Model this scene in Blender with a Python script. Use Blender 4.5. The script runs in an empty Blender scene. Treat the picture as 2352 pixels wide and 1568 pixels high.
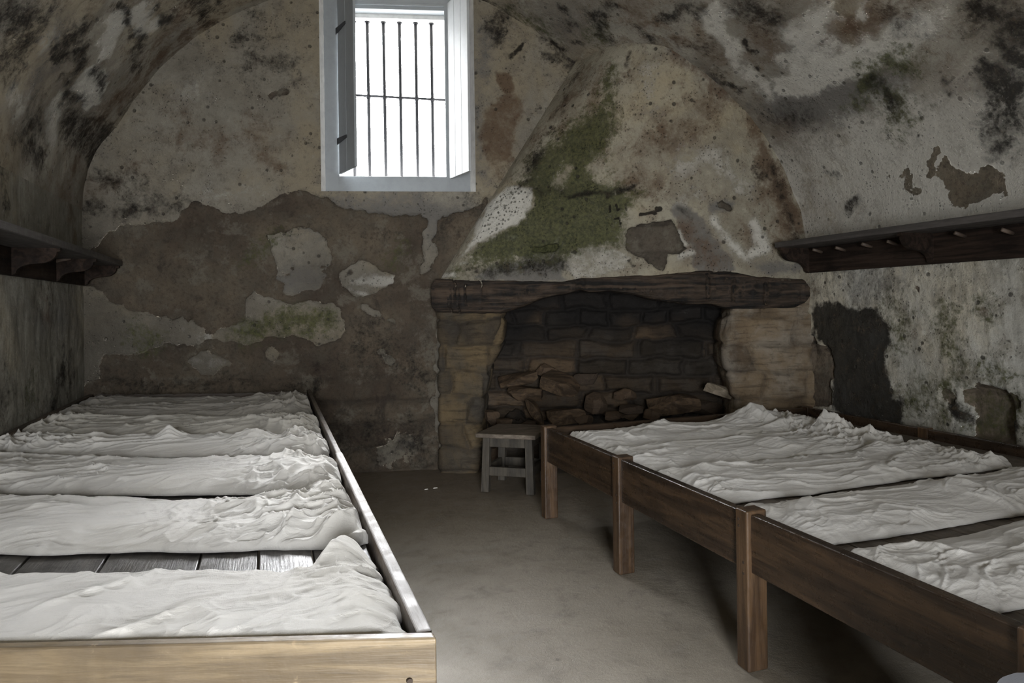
import bpy, bmesh, math, random
import numpy as np
from mathutils import Vector, Matrix
random.seed(7)
SC = bpy.context.scene
COL = SC.collection

# ------------------------------------------------------------------ camera
H = 1.35                      # camera height
FPX = 1550.0                  # focal length in pixels of the 2352 px wide frame
CX, CY = 1176.0, 707.5
ROLL = 0.013
PSI = math.atan(554 / FPX)
cs, sn = math.cos(PSI), math.sin(PSI)
cam = bpy.data.cameras.new('camera')
cam_o = bpy.data.objects.new('camera', cam); COL.objects.link(cam_o)
cam.sensor_width = 36.0
cam.lens = 36.0 * FPX / 2352.0
cam.shift_y = -(784 - CY) / 2352.0
cam.clip_start = 0.02
cam_o.location = (0, 0, H)
_r = Vector((cs, -sn, 0)); _f = Vector((sn, cs, 0)); _u = Vector((0, 0, 1))
_R = Matrix((_r, _u, -_f)).transposed()
cam_o.matrix_world = Matrix.Translation((0, 0, H)) @ _R.to_4x4() @ Matrix.Rotation(-ROLL, 4, 'Z')
SC.camera = cam_o

# ------------------------------------------------------------------ world, light, exposure
W = bpy.data.worlds.new('overcast_sky'); SC.world = W; W.use_nodes = True
SKY_HORIZON, SKY_ZENITH, SKY_GLOW, SKY_DOOR_FILL, SKY_STRENGTH = .42, 1.4, 12.0, 1.3, 11.0


def sky():
    """Bright overcast: brighter towards the zenith, brightest round the veiled sun high beyond the window wall."""
    t = W.node_tree; bg = t.nodes['Background']
    tc = t.nodes.new('ShaderNodeTexCoord'); sx = t.nodes.new('ShaderNodeSeparateXYZ'); t.links.new(tc.outputs['Generated'], sx.inputs[0])

    def m(op, a, b=0.0, clamp=False):
        n = t.nodes.new('ShaderNodeMath'); n.operation = op; n.use_clamp = clamp
        for k, v in enumerate((a, b)):
            if isinstance(v, bpy.types.NodeSocket): t.links.new(v, n.inputs[k])
            else: n.inputs[k].default_value = v
        return n.outputs[0]
    base = m('ADD', m('MULTIPLY', m('MAXIMUM', sx.outputs[2], 0.0), SKY_ZENITH - SKY_HORIZON), SKY_HORIZON)
    el, az = math.radians(33), math.radians(13)
    d = (math.cos(el) * math.sin(az), math.cos(el) * math.cos(az), math.sin(el))
    dt = t.nodes.new('ShaderNodeVectorMath'); dt.operation = 'DOT_PRODUCT'; t.links.new(tc.outputs['Generated'], dt.inputs[0]); dt.inputs[1].default_value = d
    glow = m('POWER', m('MAXIMUM', dt.outputs['Value'], 0.0), 60.0)
    # added fill glow behind the viewpoint, reaching in through the doorway
    d2 = t.nodes.new('ShaderNodeVectorMath'); d2.operation = 'DOT_PRODUCT'; t.links.new(tc.outputs['Generated'], d2.inputs[0]); d2.inputs[1].default_value = (-.25, -.95, .2)
    door_fill = m('POWER', m('MAXIMUM', d2.outputs['Value'], 0.0), 5.0)
    tot = m('ADD', m('ADD', base, m('MULTIPLY', glow, SKY_GLOW)), m('MULTIPLY', door_fill, SKY_DOOR_FILL))
    t.links.new(m('MULTIPLY', tot, SKY_STRENGTH), bg.inputs[1])
    bg.inputs[0].default_value = (0.97, .98, 1.0, 1)


sky()
SC.view_settings.view_transform = 'Standard'
SC.view_settings.look = 'None'
SC.view_settings.gamma = 1.0
SC.view_settings.use_curve_mapping = False
SC.view_settings.exposure = 1.5
SC.cycles.max_bounces = 10
SC.cycles.diffuse_bounces = 7
SC.cycles.glossy_bounces = 3
SC.cycles.use_denoising = True
SC.cycles.sample_clamp_indirect = 6.0
SC.cycles.caustics_reflective = False


def portal(name, loc, size, rot):
    l = bpy.data.lights.new(name, 'AREA'); l.shape = 'RECTANGLE'
    l.size, l.size_y = size; l.cycles.is_portal = True
    o = bpy.data.objects.new(name, l); COL.objects.link(o)
    o.location = loc; o.rotation_euler = rot
    return o


# ------------------------------------------------------------------ sight lines from photo pixels
O3 = np.array([0, 0, H])


def ray(px, py):
    x = px - CX; y = py - CY
    xr = x - ROLL * y; yr = y + ROLL * x
    a = xr / FPX
    return np.array([a * cs + sn, -a * sn + cs, -yr / FPX])


def on_z(px, py, z):
    d = ray(px, py); return O3 + d * ((z - H) / d[2])


def on_plane(px, py, P, n):
    d = ray(px, py); P = np.array(P, float); n = np.array(n, float)
    return O3 + d * (np.dot(P - O3, n) / np.dot(d, n))


# ------------------------------------------------------------------ numpy noise
def _hash(ix, iy, iz, seed):
    h = (ix.astype(np.int64) * 374761393 + iy.astype(np.int64) * 668265263 + iz.astype(np.int64) * 2147483647 + seed * 974634777) & 0xffffffff
    h = (h ^ (h >> 13)) * 1274126177 & 0xffffffff
    h = (h ^ (h >> 16)) * 2246822519 & 0xffffffff
    h = h ^ (h >> 15)
    return (h & 0xffffff) / float(0xffffff)


def vnoise(P, seed=0):
    P = np.asarray(P, float)
    i = np.floor(P); f = P - i; f = f * f * f * (f * (f * 6 - 15) + 10)
    i = i.astype(np.int64)
    x, y, z = i[:, 0], i[:, 1], i[:, 2]
    u, v, w = f[:, 0], f[:, 1], f[:, 2]
    r = 0
    for dx in (0, 1):
        for dy in (0, 1):
            for dz in (0, 1):
                wgt = (u if dx else 1 - u) * (v if dy else 1 - v) * (w if dz else 1 - w)
                r = r + wgt * _hash(x + dx, y + dy, z + dz, seed)
    return r


def fbm(P, scale=1.0, octaves=4, seed=0, rough=.5):
    P = np.asarray(P, float) * scale
    a, t, s = 1.0, 0, 0
    for k in range(octaves):
        t = t + a * vnoise(P + 17.3 * k, seed + k); s += a
        P = P * 2.03; a *= rough
    return t / s          # 0..1, mean .5


def ridged(P, scale=1.0, octaves=3, seed=0, sharp=2.0):
    P = np.asarray(P, float) * scale
    a, t, s = 1.0, 0, 0
    for k in range(octaves):
        n = 1 - np.abs(2 * vnoise(P + 9.1 * k, seed + k) - 1)
        t = t + a * n ** sharp; s += a
        P = P * 2.1; a *= .5
    return t / s


def sstep(a, b, x):
    t = np.clip((x - a) / (b - a), 0, 1); return t * t * (3 - 2 * t)


# ------------------------------------------------------------------ node materials
class NT:
    def __init__(s, name):
        s.m = bpy.data.materials.new(name); s.m.use_nodes = True
        s.t = s.m.node_tree; s.t.nodes.clear()
        s.out = s.t.nodes.new('ShaderNodeOutputMaterial')
        s.b = s.t.nodes.new('ShaderNodeBsdfPrincipled')
        s.t.links.new(s.b.outputs[0], s.out.inputs[0])

    def n(s, typ, **k):
        nd = s.t.nodes.new(typ)
        for a, b in k.items():
            setattr(nd, a, b)
        return nd

    def put(s, sock, v):
        if isinstance(v, bpy.types.NodeSocket): s.t.links.new(v, sock)
        elif isinstance(v, (tuple, list)) and len(v) == 3 and sock.type == 'RGBA': sock.default_value = (*v, 1)
        else: sock.default_value = v

    prerot = 0.0

    def coord(s, scale=(1, 1, 1), kind='Object', rot=(0, 0, 0)):
        tc = s.n('ShaderNodeTexCoord'); mp = s.n('ShaderNodeMapping'); src = tc.outputs[kind]
        if s.prerot:
            m0 = s.n('ShaderNodeMapping'); s.t.links.new(src, m0.inputs[0]); m0.inputs['Rotation'].default_value = (0, 0, s.prerot); src = m0.outputs[0]
        s.t.links.new(src, mp.inputs[0]); mp.inputs['Scale'].default_value = scale
        mp.inputs['Rotation'].default_value = rot
        return mp.outputs[0]

    def noise(s, vec, scale, detail=6, rough=.55, dist=0.0):
        nd = s.n('ShaderNodeTexNoise'); s.t.links.new(vec, nd.inputs['Vector'])
        nd.inputs['Scale'].default_value = scale; nd.inputs['Detail'].default_value = detail
        nd.inputs['Roughness'].default_value = rough; nd.inputs['Distortion'].default_value = dist
        return nd.outputs[0]

    def voro(s, vec, scale, out='Distance', feature='F1'):
        nd = s.n('ShaderNodeTexVoronoi', feature=feature); s.t.links.new(vec, nd.inputs['Vector'])
        nd.inputs['Scale'].default_value = scale
        return nd.outputs[out]

    def math(s, op, a, b=0.5, c=None, clamp=False):
        nd = s.n('ShaderNodeMath', operation=op, use_clamp=clamp)
        s.put(nd.inputs[0], a); s.put(nd.inputs[1], b)
        if c is not None: s.put(nd.inputs[2], c)
        return nd.outputs[0]

    def ramp(s, v, lo, hi, a=0.0, b=1.0):
        nd = s.n('ShaderNodeMapRange', interpolation_type='SMOOTHSTEP')
        s.put(nd.inputs[0], v); nd.inputs[1].default_value = lo; nd.inputs[2].default_value = hi
        nd.inputs[3].default_value = a; nd.inputs[4].default_value = b
        return nd.outputs[0]

    def mix(s, f, a, b, mode='MIX'):
        nd = s.n('ShaderNodeMix', data_type='RGBA', blend_type=mode)
        s.put(nd.inputs[0], f); s.put(nd.inputs[6], a); s.put(nd.inputs[7], b)
        return nd.outputs[2]

    def attr(s, name):
        a = s.n('ShaderNodeAttribute', attribute_name=name)
        sp = s.n('ShaderNodeSeparateColor'); s.t.links.new(a.outputs['Color'], sp.inputs[0])
        return sp.outputs[0], sp.outputs[1], sp.outputs[2]

    def bump(s, h, strength=.5, dist=.01, prev=None):
        nd = s.n('ShaderNodeBump'); s.put(nd.inputs['Height'], h)
        nd.inputs['Strength'].default_value = strength; nd.inputs['Distance'].default_value = dist
        if prev is not None: s.t.links.new(prev, nd.inputs['Normal'])
        return nd.outputs[0]

    def done(s, col, rough=.85, normal=None, spec=None):
        s.put(s.b.inputs['Base Color'], col); s.put(s.b.inputs['Roughness'], rough)
        if normal is not None: s.t.links.new(normal, s.b.inputs['Normal'])
        if spec is not None: s.b.inputs['Specular IOR Level'].default_value = spec
        return s.m


def plaster_material(name, c0, c1, c2, streak=0.0, pits=1.0, stone=((.085, .062, .046), (.19, .145, .105)), pitcol=(.05, .045, .038)):
    """Old lime plaster: masks painted as wear attributes on the mesh, crisp detail from noise."""
    s = NT(name)
    v = s.coord()
    n1 = s.noise(v, 1.7, 9, .62, .6)
    n2 = s.noise(v, 7, 10, .68, .3)
    n3 = s.noise(v, 38, 8, .7)
    n4 = s.noise(v, 150, 4, .7)
    n0 = s.noise(v, .8, 6, .6, .4)
    n25 = s.noise(v, 16, 9, .72, .2)
    warm = tuple(c * k for c, k in zip(c1, (1.02, .93, .78))); cool = tuple(c * k for c, k in zip(c0, (.93, .97, 1.0)))
    col = s.mix(s.ramp(n1, .36, .64), c0, c1)
    col = s.mix(s.math('MULTIPLY', s.ramp(n0, .48, .62), .75), col, warm)
    col = s.mix(s.math('MULTIPLY', s.ramp(n0, .48, .36), .6), col, cool)
    col = s.mix(s.math('MULTIPLY', s.ramp(n2, .45, .7), .8), col, c2)
    col = s.mix(s.math('MULTIPLY', s.ramp(n25, .52, .68), .55), col, tuple(x * .7 for x in c2))
    col = s.mix(s.math('MULTIPLY', s.ramp(n25, .44, .30), .5), col, tuple(min(1, x * 1.25) for x in c1))
    if streak:
        ns = s.noise(s.coord((10, 10, 1.3)), 1.6, 8, .7, .4)
        col = s.mix(s.math('MULTIPLY', s.ramp(ns, .5, .68), streak), col, tuple(x * .5 for x in c0))
        col = s.mix(s.math('MULTIPLY', s.ramp(ns, .46, .32), streak * .6), col, tuple(min(1, x * 1.25) for x in c1))
    col = s.mix(s.math('MULTIPLY', s.ramp(n3, .52, .75), .45), col, tuple(x * .62 for x in c0))
    col = s.mix(s.math('MULTIPLY', s.ramp(n3, .3, .12), .4), col, tuple(min(1, x * 1.35) for x in c2))
    l, mo, dk = s.attr('wear_a')
    wh, ru, gr = s.attr('wear_b')
    st, tint, fl = s.attr('wear_c')        # stone joint, stone tint, flake

    def msk(m, e, k, nn=None):
        nn = nn or n2
        nn2 = s.math('ADD', s.math('MULTIPLY', s.math('SUBTRACT', nn, .5), k), s.math('MULTIPLY', s.math('SUBTRACT', n3, .5), k * .6))
        # masks of zero stay clean
        x = s.math('ADD', m, s.math('MULTIPLY', nn2, s.ramp(m, .02, .2)))
        return s.ramp(x, .5 - e, .5 + e)
    mg = msk(gr, .3, 1.0)
    col = s.mix(s.math('MULTIPLY', mg, .85), col, s.mix(n3, (.12, .116, .108), (.25, .24, .225)))
    mr = msk(ru, .3, 1.2)
    col = s.mix(s.math('MULTIPLY', mr, .85), col, s.mix(n3, (.075, .045, .028), (.20, .135, .085)))
    mw = s.math('MULTIPLY', msk(wh, .2, 1.3), s.ramp(wh, .3, .85, .35, 1.0))
    vc = s.voro(v, 34.0)
    crater = s.math('MULTIPLY', s.ramp(s.math('ADD', vc, s.math('MULTIPLY', n3, .35)), .52, .38), s.ramp(wh, .88, .97))
    col = s.mix(mw, col, s.mix(n3, (.54, .52, .46), (.76, .745, .68)))
    col = s.mix(s.math('MULTIPLY', crater, .7), col, (.11, .105, .075))
    # lost plaster showing stone
    col = s.mix(fl, col, s.mix(n25, tuple(x * .28 for x in c0), tuple(x * .62 for x in c2)))
    ml = msk(l, .04, .8)
    sc = s.mix(tint, stone[0], stone[1])
    sc = s.mix(s.math('MULTIPLY', s.ramp(n2, .4, .65), .6), sc, (.105, .095, .075))
    n5 = s.noise(v, 4.2, 10, .74, .25)
    sc = s.mix(s.math('MULTIPLY', s.ramp(n5, .52, .62), .7), sc, s.mix(n3, (.14, .13, .10), (.24, .215, .175)))
    sc = s.mix(s.math('MULTIPLY', s.ramp(n5, .44, .34), .7), sc, (.055, .043, .036))
    sc = s.mix(s.math('MULTIPLY', s.ramp(n3, .45, .75), .7), sc, (.05, .038, .03))
    sc = s.mix(s.math('MULTIPLY', s.ramp(n4, .62, .8), .6), sc, (.34, .30, .25))
    sc = s.mix(s.math('MULTIPLY', st, .75), sc, (.045, .038, .032))
    col = s.mix(ml, col, sc)
    mm = msk(mo, .3, 1.6, n25)
    col = s.mix(s.math('MULTIPLY', mm, .9), col, s.mix(s.ramp(n3, .3, .7), (.024, .030, .013), (.125, .13, .055)))
    md = msk(dk, .3, 1.35)
    col = s.mix(s.math('MULTIPLY', md, .93), col, s.mix(s.math('MULTIPLY', s.ramp(n25, .5, .72), s.ramp(n3, .3, .7)), (.016, .014, .012), (.14, .105, .075)))
    h = s.math('ADD', s.math('MULTIPLY', n2, .8), s.math('MULTIPLY', n3, .5))
    if pits > 0:
        vz = s.voro(v, 9.0); vz2 = s.voro(v, 23.0)
        cell = s.voro(v, 9.0, 'Color'); cellr = s.n('ShaderNodeSeparateColor'); s.t.links.new(cell, cellr.inputs[0])
        p1 = s.math('MULTIPLY', s.ramp(vz, .16, .09), s.ramp(cellr.outputs[0], .3, .35))
        vz3 = s.voro(v, 46.0)
        p2 = s.math('MULTIPLY', s.math('MAXIMUM', s.ramp(vz2, .22, .10), s.ramp(vz3, .26, .12)), s.ramp(n2, .44, .6))
        pit = s.math('MULTIPLY', s.math('MAXIMUM', p1, s.math('MULTIPLY', p2, .8)), pits, clamp=True)
        pit = s.math('MULTIPLY', pit, s.math('SUBTRACT', 1.0, ml))
        pit = s.math('MULTIPLY', pit, s.ramp(n3, .3, .5))
        col = s.mix(s.math('MULTIPLY', pit, .8), col, pitcol)
        h = s.math('SUBTRACT', h, s.math('MULTIPLY', pit, .5))
    h = s.math('SUBTRACT', h, s.math('MULTIPLY', ml, .35))
    h = s.math('SUBTRACT', s.math('ADD', h, s.math('MULTIPLY', mw, .2)), s.math('MULTIPLY', crater, .9))
    h = s.math('ADD', h, s.math('MULTIPLY', n25, .5))
    nb = s.bump(h, .9, .03)
    nb = s.bump(n4, .5, .005, nb)
    return s.done(col, .92, nb, .15)


def wood_material(name, dark, light, axis=0, gloss=.45, grain=1.0, worn=None, spots=.4, spec=.5, turn=0.0):
    s = NT(name); s.prerot = turn
    sc = [9, 9, 9]; sc[axis] = .7
    v = s.coord(tuple(sc))
    v0 = s.coord()
    n1 = s.noise(v, 2.2 * grain, 8, .6, .8)
    n2 = s.noise(v, 9 * grain, 6, .6, .3)
    sf = [60, 60, 60]; sf[axis] = 3.0
    n3 = s.noise(s.coord(tuple(sf)), 2.4, 4, .7)
    nb = s.noise(v0, 3.1, 6, .6)
    nd = s.noise(v0, 22, 6, .65)
    col = s.mix(s.ramp(n1, .35, .68), dark, light)
    col = s.mix(s.math('MULTIPLY', s.ramp(n2, .5, .75), .6), col, tuple(x * .55 for x in dark))
    col = s.mix(s.math('MULTIPLY', s.ramp(n3, .55, .8), .5), col, tuple(x * .5 for x in dark))
    col = s.mix(s.math('MULTIPLY', s.ramp(nb, .5, .72), spots), col, tuple(x * .5 for x in dark))
    col = s.mix(s.math('MULTIPLY', s.ramp(nd, .62, .78), spots * .8), col, tuple(min(1, x * 1.5) for x in light))
    if worn:
        ge = s.n('ShaderNodeNewGeometry')
        pt = s.ramp(ge.outputs['Pointiness'], .505, .56)
        pt = s.math('MULTIPLY', pt, s.ramp(nd, .35, .6))
        col = s.mix(pt, col, worn)
    h = s.math('ADD', s.math('MULTIPLY', n2, .5), s.math('MULTIPLY', n3, .6))
    b = s.bump(h, .5, .004)
    b = s.bump(nb, .4, .02, b)
    rg = s.ramp(nd, .2, .8, gloss - .12, gloss + .2)
    return s.done(col, rg, b, spec)


def cloth_material(name, c, dirt=(.33, .30, .24), amt=.4):
    s = NT(name)
    v = s.coord()
    n1 = s.noise(v, 2.2, 6, .6, .5); n2 = s.noise(v, 11, 7, .6); n3 = s.noise(v, 420, 2, .5)
    w = s.noise(s.coord((30, 400, 30)), 2.0, 2, .5)
    w2 = s.noise(s.coord((400, 30, 30)), 2.0, 2, .5)
    col = s.mix(s.math('MULTIPLY', s.ramp(n1, .42, .72), amt), c, dirt)
    col = s.mix(s.math('MULTIPLY', s.ramp(n2, .55, .75), amt * .5), col, tuple(x * .75 for x in c))
    h = s.math('ADD', s.math('ADD', w, w2), n3)
    b = s.bump(h, .25, .002)
    n5 = s.noise(s.coord((3, 9, 6)), 3.0, 7, .62, 1.2)
    b = s.bump(n5, .28, .03, b)
    b = s.bump(n2, .25, .02, b)
    s.b.inputs['Sheen Weight'].default_value = .15
    return s.done(col, .88, b, .15)


def plain(name, c, rough=.6, metal=0.0, var=.25, scale=30, bump=.2):
    s = NT(name)
    v = s.coord()
    n = s.noise(v, scale, 6, .6)
    col = s.mix(s.math('MULTIPLY', s.ramp(n, .4, .7), var), c, tuple(x * .45 for x in c))
    s.b.inputs['Metallic'].default_value = metal
    return s.done(col, rough, s.bump(n, bump, .004))


def stone_material(name, a, b_, c, rough=.9):
    s = NT(name)
    v = s.coord()
    n1 = s.noise(v, 4, 8, .65, .4); n2 = s.noise(v, 22, 8, .7); n3 = s.noise(s.coord((2, 2, 14)), 3, 6, .6, .5)
    n4 = s.noise(v, 140, 3, .6)
    st, tint, soot = s.attr('wear_c')
    col = s.mix(tint, a, b_)
    col = s.mix(s.math('MULTIPLY', s.ramp(n1, .4, .66), .6), col, c)
    col = s.mix(s.math('MULTIPLY', s.ramp(n3, .48, .7), .5), col, tuple(x * .4 for x in a))
    col = s.mix(s.math('MULTIPLY', s.ramp(n2, .5, .75), .5), col, tuple(x * .35 for x in a))
    col = s.mix(s.math('MULTIPLY', s.ramp(n4, .6, .8), .35), col, tuple(min(1, x * 1.6) for x in b_))
    col = s.mix(s.math('MULTIPLY', st, .8), col, (.035, .03, .026))
    col = s.mix(soot, col, s.mix(n2, (.006, .006, .006), (.022, .020, .019)))
    h = s.math('ADD', s.math('MULTIPLY', n2, .8), s.math('MULTIPLY', n1, .6))
    return s.done(col, rough, s.bump(s.math('ADD', h, s.math('MULTIPLY', n4, .2)), .8, .02), .2)


M = {}
M['wall'] = plaster_material('old_plaster_end_wall', (.26, .237, .192), (.34, .317, .262), (.20, .178, .145), pits=.9, stone=((.080, .062, .047), (.165, .135, .098)))
M['vault'] = plaster_material('old_plaster_vault', (.26, .232, .19), (.44, .415, .355), (.23, .19, .14), pits=.8, stone=((.17, .14, .10), (.30, .26, .20)))
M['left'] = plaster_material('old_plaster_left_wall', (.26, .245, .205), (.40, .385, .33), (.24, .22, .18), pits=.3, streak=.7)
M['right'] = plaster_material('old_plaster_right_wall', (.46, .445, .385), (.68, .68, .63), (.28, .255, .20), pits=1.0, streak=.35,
                              stone=((.16, .125, .095), (.30, .25, .19)))
M['hood'] = plaster_material('old_plaster_hood', (.31, .28, .215), (.46, .43, .34), (.24, .20, .15), pits=1.0,
                             stone=((.065, .054, .043), (.15, .128, .10)))
M['jamb'] = stone_material('sandstone_jamb', (.05, .042, .033), (.155, .115, .065), (.075, .07, .06))
M['jamb_pale'] = stone_material('pale_sandstone_jamb', (.085, .064, .046), (.22, .165, .105), (.33, .30, .25))
M['firebox'] = stone_material('sooty_firebox_stone', (.026, .022, .017), (.13, .09, .055), (.065, .058, .05))
M['rubble'] = stone_material('rubble_stone', (.045, .034, .025), (.14, .095, .06), (.09, .07, .055))
M['lintel'] = wood_material('charred_oak_lintel', (.010, .009, .008), (.078, .055, .038), 0, .75, 1.0, spots=.7, spec=.25, turn=.44)
M['bed_x'] = wood_material('dark_varnished_wood_x', (.024, .015, .009), (.062, .038, .021), 0, .34, spots=.25)
M['bed_y'] = wood_material('dark_varnished_wood_y', (.022, .014, .009), (.070, .043, .024), 1, .27, spots=.25)
M['bed_z'] = wood_material('dark_varnished_wood_z', (.038, .022, .012), (.105, .062, .032), 2, .36, spots=.25)
M['tan_x'] = wood_material('tan_weathered_wood', (.115, .085, .05), (.26, .20, .12), 0, .5, spots=.8, turn=.32)
M['grey_y'] = wood_material('grey_weathered_wood', (.22, .20, .18), (.36, .35, .34), 1, .6, spots=.8, spec=.3)
M['brown_y'] = wood_material('brown_rail_wood', (.045, .035, .027), (.14, .11, .082), 1, .5, spots=.5)
M['plank_y'] = wood_material('grey_plank_wood', (.045, .041, .038), (.105, .098, .09), 1, .42, spots=.4)
M['plank_x'] = wood_material('brown_plank_wood', (.075, .06, .045), (.15, .125, .10), 1, .5, spots=.4)
M['shelf_y'] = wood_material('dark_shelf_wood', (.014, .010, .008), (.045, .03, .022), 1, .75, spots=.5, spec=.15)
M['shelf_top'] = wood_material('dusty_shelf_top', (.05, .045, .042), (.10, .09, .085), 1, .6, spots=.3)
M['stool'] = wood_material('grey_brown_stool_wood', (.028, .024, .018), (.07, .06, .045), 2, .65, spots=.5)
M['stool_top'] = wood_material('pale_stool_top', (.10, .08, .06), (.20, .165, .13), 0, .55, spots=.4)
M['log'] = wood_material('split_log_wood', (.04, .028, .018), (.125, .085, .052), 0, .8, spots=.5, spec=.2)
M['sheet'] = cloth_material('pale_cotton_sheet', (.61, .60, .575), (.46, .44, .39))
M['sheet_far_shade'] = cloth_material('shade_darkened_sheet', (.31, .295, .265), (.20, .185, .155))  # pale sheet darkened in colour, imitating the dim far end
M['sheet_mid_shade'] = cloth_material('half_shade_darkened_sheet', (.46, .445, .405), (.32, .30, .255))  # halfway step: falling light toward the far end put into the colour
M['sheet_brown'] = cloth_material('brown_grey_cloth', (.11, .09, .075), (.07, .056, .045))  # brown cloth, its colour deepened as well for the dim far end
M['lit_paint'] = plain('lit_painted_wood', (.50, .52, .53), .5, 0, .12, 20)  # right shutter: white stands for window light on its face
M['frame_shade_paint'] = plain('grey_frame_shade_wood', (.30, .325, .34), .5, 0, .15, 20)  # frame grey; on the left shutter it stands for shade
M['iron'] = plain('dark_iron', (.06, .06, .065), .55, .6)
M['reveal'] = plain('lit_pale_reveal', (.78, .77, .74), .9, 0, .3, 14, .6)  # pale colour makes the window splays read as lit
M['nail'] = plain('rusty_nail', (.05, .035, .025), .7, .3)
M['flake'] = plain('white_plaster_flake', (.7, .68, .62), .9)


def floor_material():
    s = NT('worn_concrete_floor')
    v = s.coord()
    n1 = s.noise(v, 1.1, 7, .6, .5); n2 = s.noise(v, 6, 9, .65, .2); n3 = s.noise(v, 60, 6, .7); n4 = s.noise(v, 260, 3, .7)
    n5 = s.noise(s.coord((1, 3, 1)), 2.5, 6, .6, .6)
    col = s.mix(s.ramp(n1, .35, .65), (.235, .205, .16), (.34, .305, .25))
    col = s.mix(s.math('MULTIPLY', s.ramp(n2, .5, .72), .55), col, (.14, .125, .105))
    col = s.mix(s.math('MULTIPLY', s.ramp(n5, .55, .75), .4), col, (.33, .31, .28))
    col = s.mix(s.math('MULTIPLY', s.ramp(n4, .55, .8), .6), col, (.10, .09, .08))
    col = s.mix(s.math('MULTIPLY', s.ramp(n4, .4, .22), .5), col, (.46, .44, .41))
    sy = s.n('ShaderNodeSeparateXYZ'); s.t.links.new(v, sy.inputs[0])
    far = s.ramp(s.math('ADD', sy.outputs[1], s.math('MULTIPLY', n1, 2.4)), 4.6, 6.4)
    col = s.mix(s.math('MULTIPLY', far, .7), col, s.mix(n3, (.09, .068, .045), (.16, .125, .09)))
    vz = s.voro(v, 2.6); sp = s.ramp(s.math('ADD', vz, s.math('MULTIPLY', n3, .08)), .085, .06)
    col = s.mix(s.math('MULTIPLY', sp, .55), col, (.07, .06, .055))
    b = s.bump(n3, .35, .006); b = s.bump(n4, .6, .003, b); b = s.bump(n2, .3, .03, b)
    return s.done(col, s.ramp(n2, .3, .7, .38, .62), b, .5)


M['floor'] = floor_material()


# ------------------------------------------------------------------ object helpers
def tag(o, label=None, cat=None, group=None, kind=None):
    if label: o['label'] = label
    if cat: o['category'] = cat
    if group: o['group'] = group
    if kind: o['kind'] = kind
    return o


def empty(name, loc, label, cat, group=None):
    o = bpy.data.objects.new(name, None); COL.objects.link(o)
    o.location = loc; o.empty_display_size = .1
    return tag(o, label, cat, group)


def link_mesh(name, me, mat, parent=None, smooth=True):
    if parent is not None:
        me.transform(Matrix.Translation(-Vector(parent_origin(parent))))
    o = bpy.data.objects.new(name, me); COL.objects.link(o)
    if mat is not None: me.materials.append(mat)
    if smooth:
        me.polygons.foreach_set('use_smooth', [True] * len(me.polygons))
    if parent is not None: o.parent = parent
    return o


def parent_origin(p):
    v = Vector((0, 0, 0))
    while p is not None:
        v += p.location; p = p.parent
    return v


def obj(name, bm, mat, parent=None, smooth=False):
    me = bpy.data.meshes.new(name)
    bmesh.ops.recalc_face_normals(bm, faces=bm.faces)
    bm.to_mesh(me); bm.free()
    return link_mesh(name, me, mat, parent, smooth)


def hull_box(bm, c8, bevel=.004, seg=2):
    """c8: bottom four corners counter-clockwise then top four."""
    vs = [bm.verts.new(tuple(c)) for c in c8]
    f = [bm.faces.new([vs[i] for i in q]) for q in ((3, 2, 1, 0), (4, 5, 6, 7), (0, 1, 5, 4), (1, 2, 6, 5), (2, 3, 7, 6), (3, 0, 4, 7))]
    if bevel:
        es = list({e for ff in f for e in ff.edges})
        bmesh.ops.bevel(bm, geom=es, offset=bevel, segments=seg, profile=.5, affect='EDGES')


def box(bm, x0, x1, y0, y1, z0, z1, bevel=.004, seg=2):
    hull_box(bm, [(x0, y0, z0), (x1, y0, z0), (x1, y1, z0), (x0, y1, z0), (x0, y0, z1), (x1, y0, z1), (x1, y1, z1), (x0, y1, z1)], bevel, seg)


def board(bm, p, q, half, z0, z1, bevel=.004):
    """Vertical board whose centre line runs p->q (2D), half = half thickness."""
    p = Vector(p); q = Vector(q); d = (q - p).normalized(); n = Vector((-d.y, d.x)) * half
    c = [p - n, q - n, q + n, p + n]
    hull_box(bm, [(a.x, a.y, z0) for a in c] + [(a.x, a.y, z1) for a in c], bevel)


def cyl(bm, p, q, r0, r1=None, seg=12, caps=True):
    r1 = r0 if r1 is None else r1
    p = Vector(p); q = Vector(q); d = (q - p).normalized()
    a = d.orthogonal().normalized(); b = d.cross(a)
    r = []
    for c, rr in ((p, r0), (q, r1)):
        r.append([bm.verts.new(c + (a * math.cos(t) + b * math.sin(t)) * rr) for t in [2 * math.pi * i / seg for i in range(seg)]])
    for i in range(seg):
        j = (i + 1) % seg; bm.faces.new([r[0][i], r[0][j], r[1][j], r[1][i]])
    if caps:
        bm.faces.new(r[0][::-1]); bm.faces.new(r[1])


def subdiv_wobble(bm, amp, scale, cuts=2, seed=0):
    bmesh.ops.subdivide_edges(bm, edges=bm.edges[:], cuts=cuts, use_grid_fill=True)
    P = np.array([v.co[:] for v in bm.verts])
    for k in range(3):
        d = (fbm(P, scale, 3, seed + 11 * k) - .5) * 2 * amp
        for v, dd in zip(bm.verts, d): v.co[k] += dd


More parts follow.
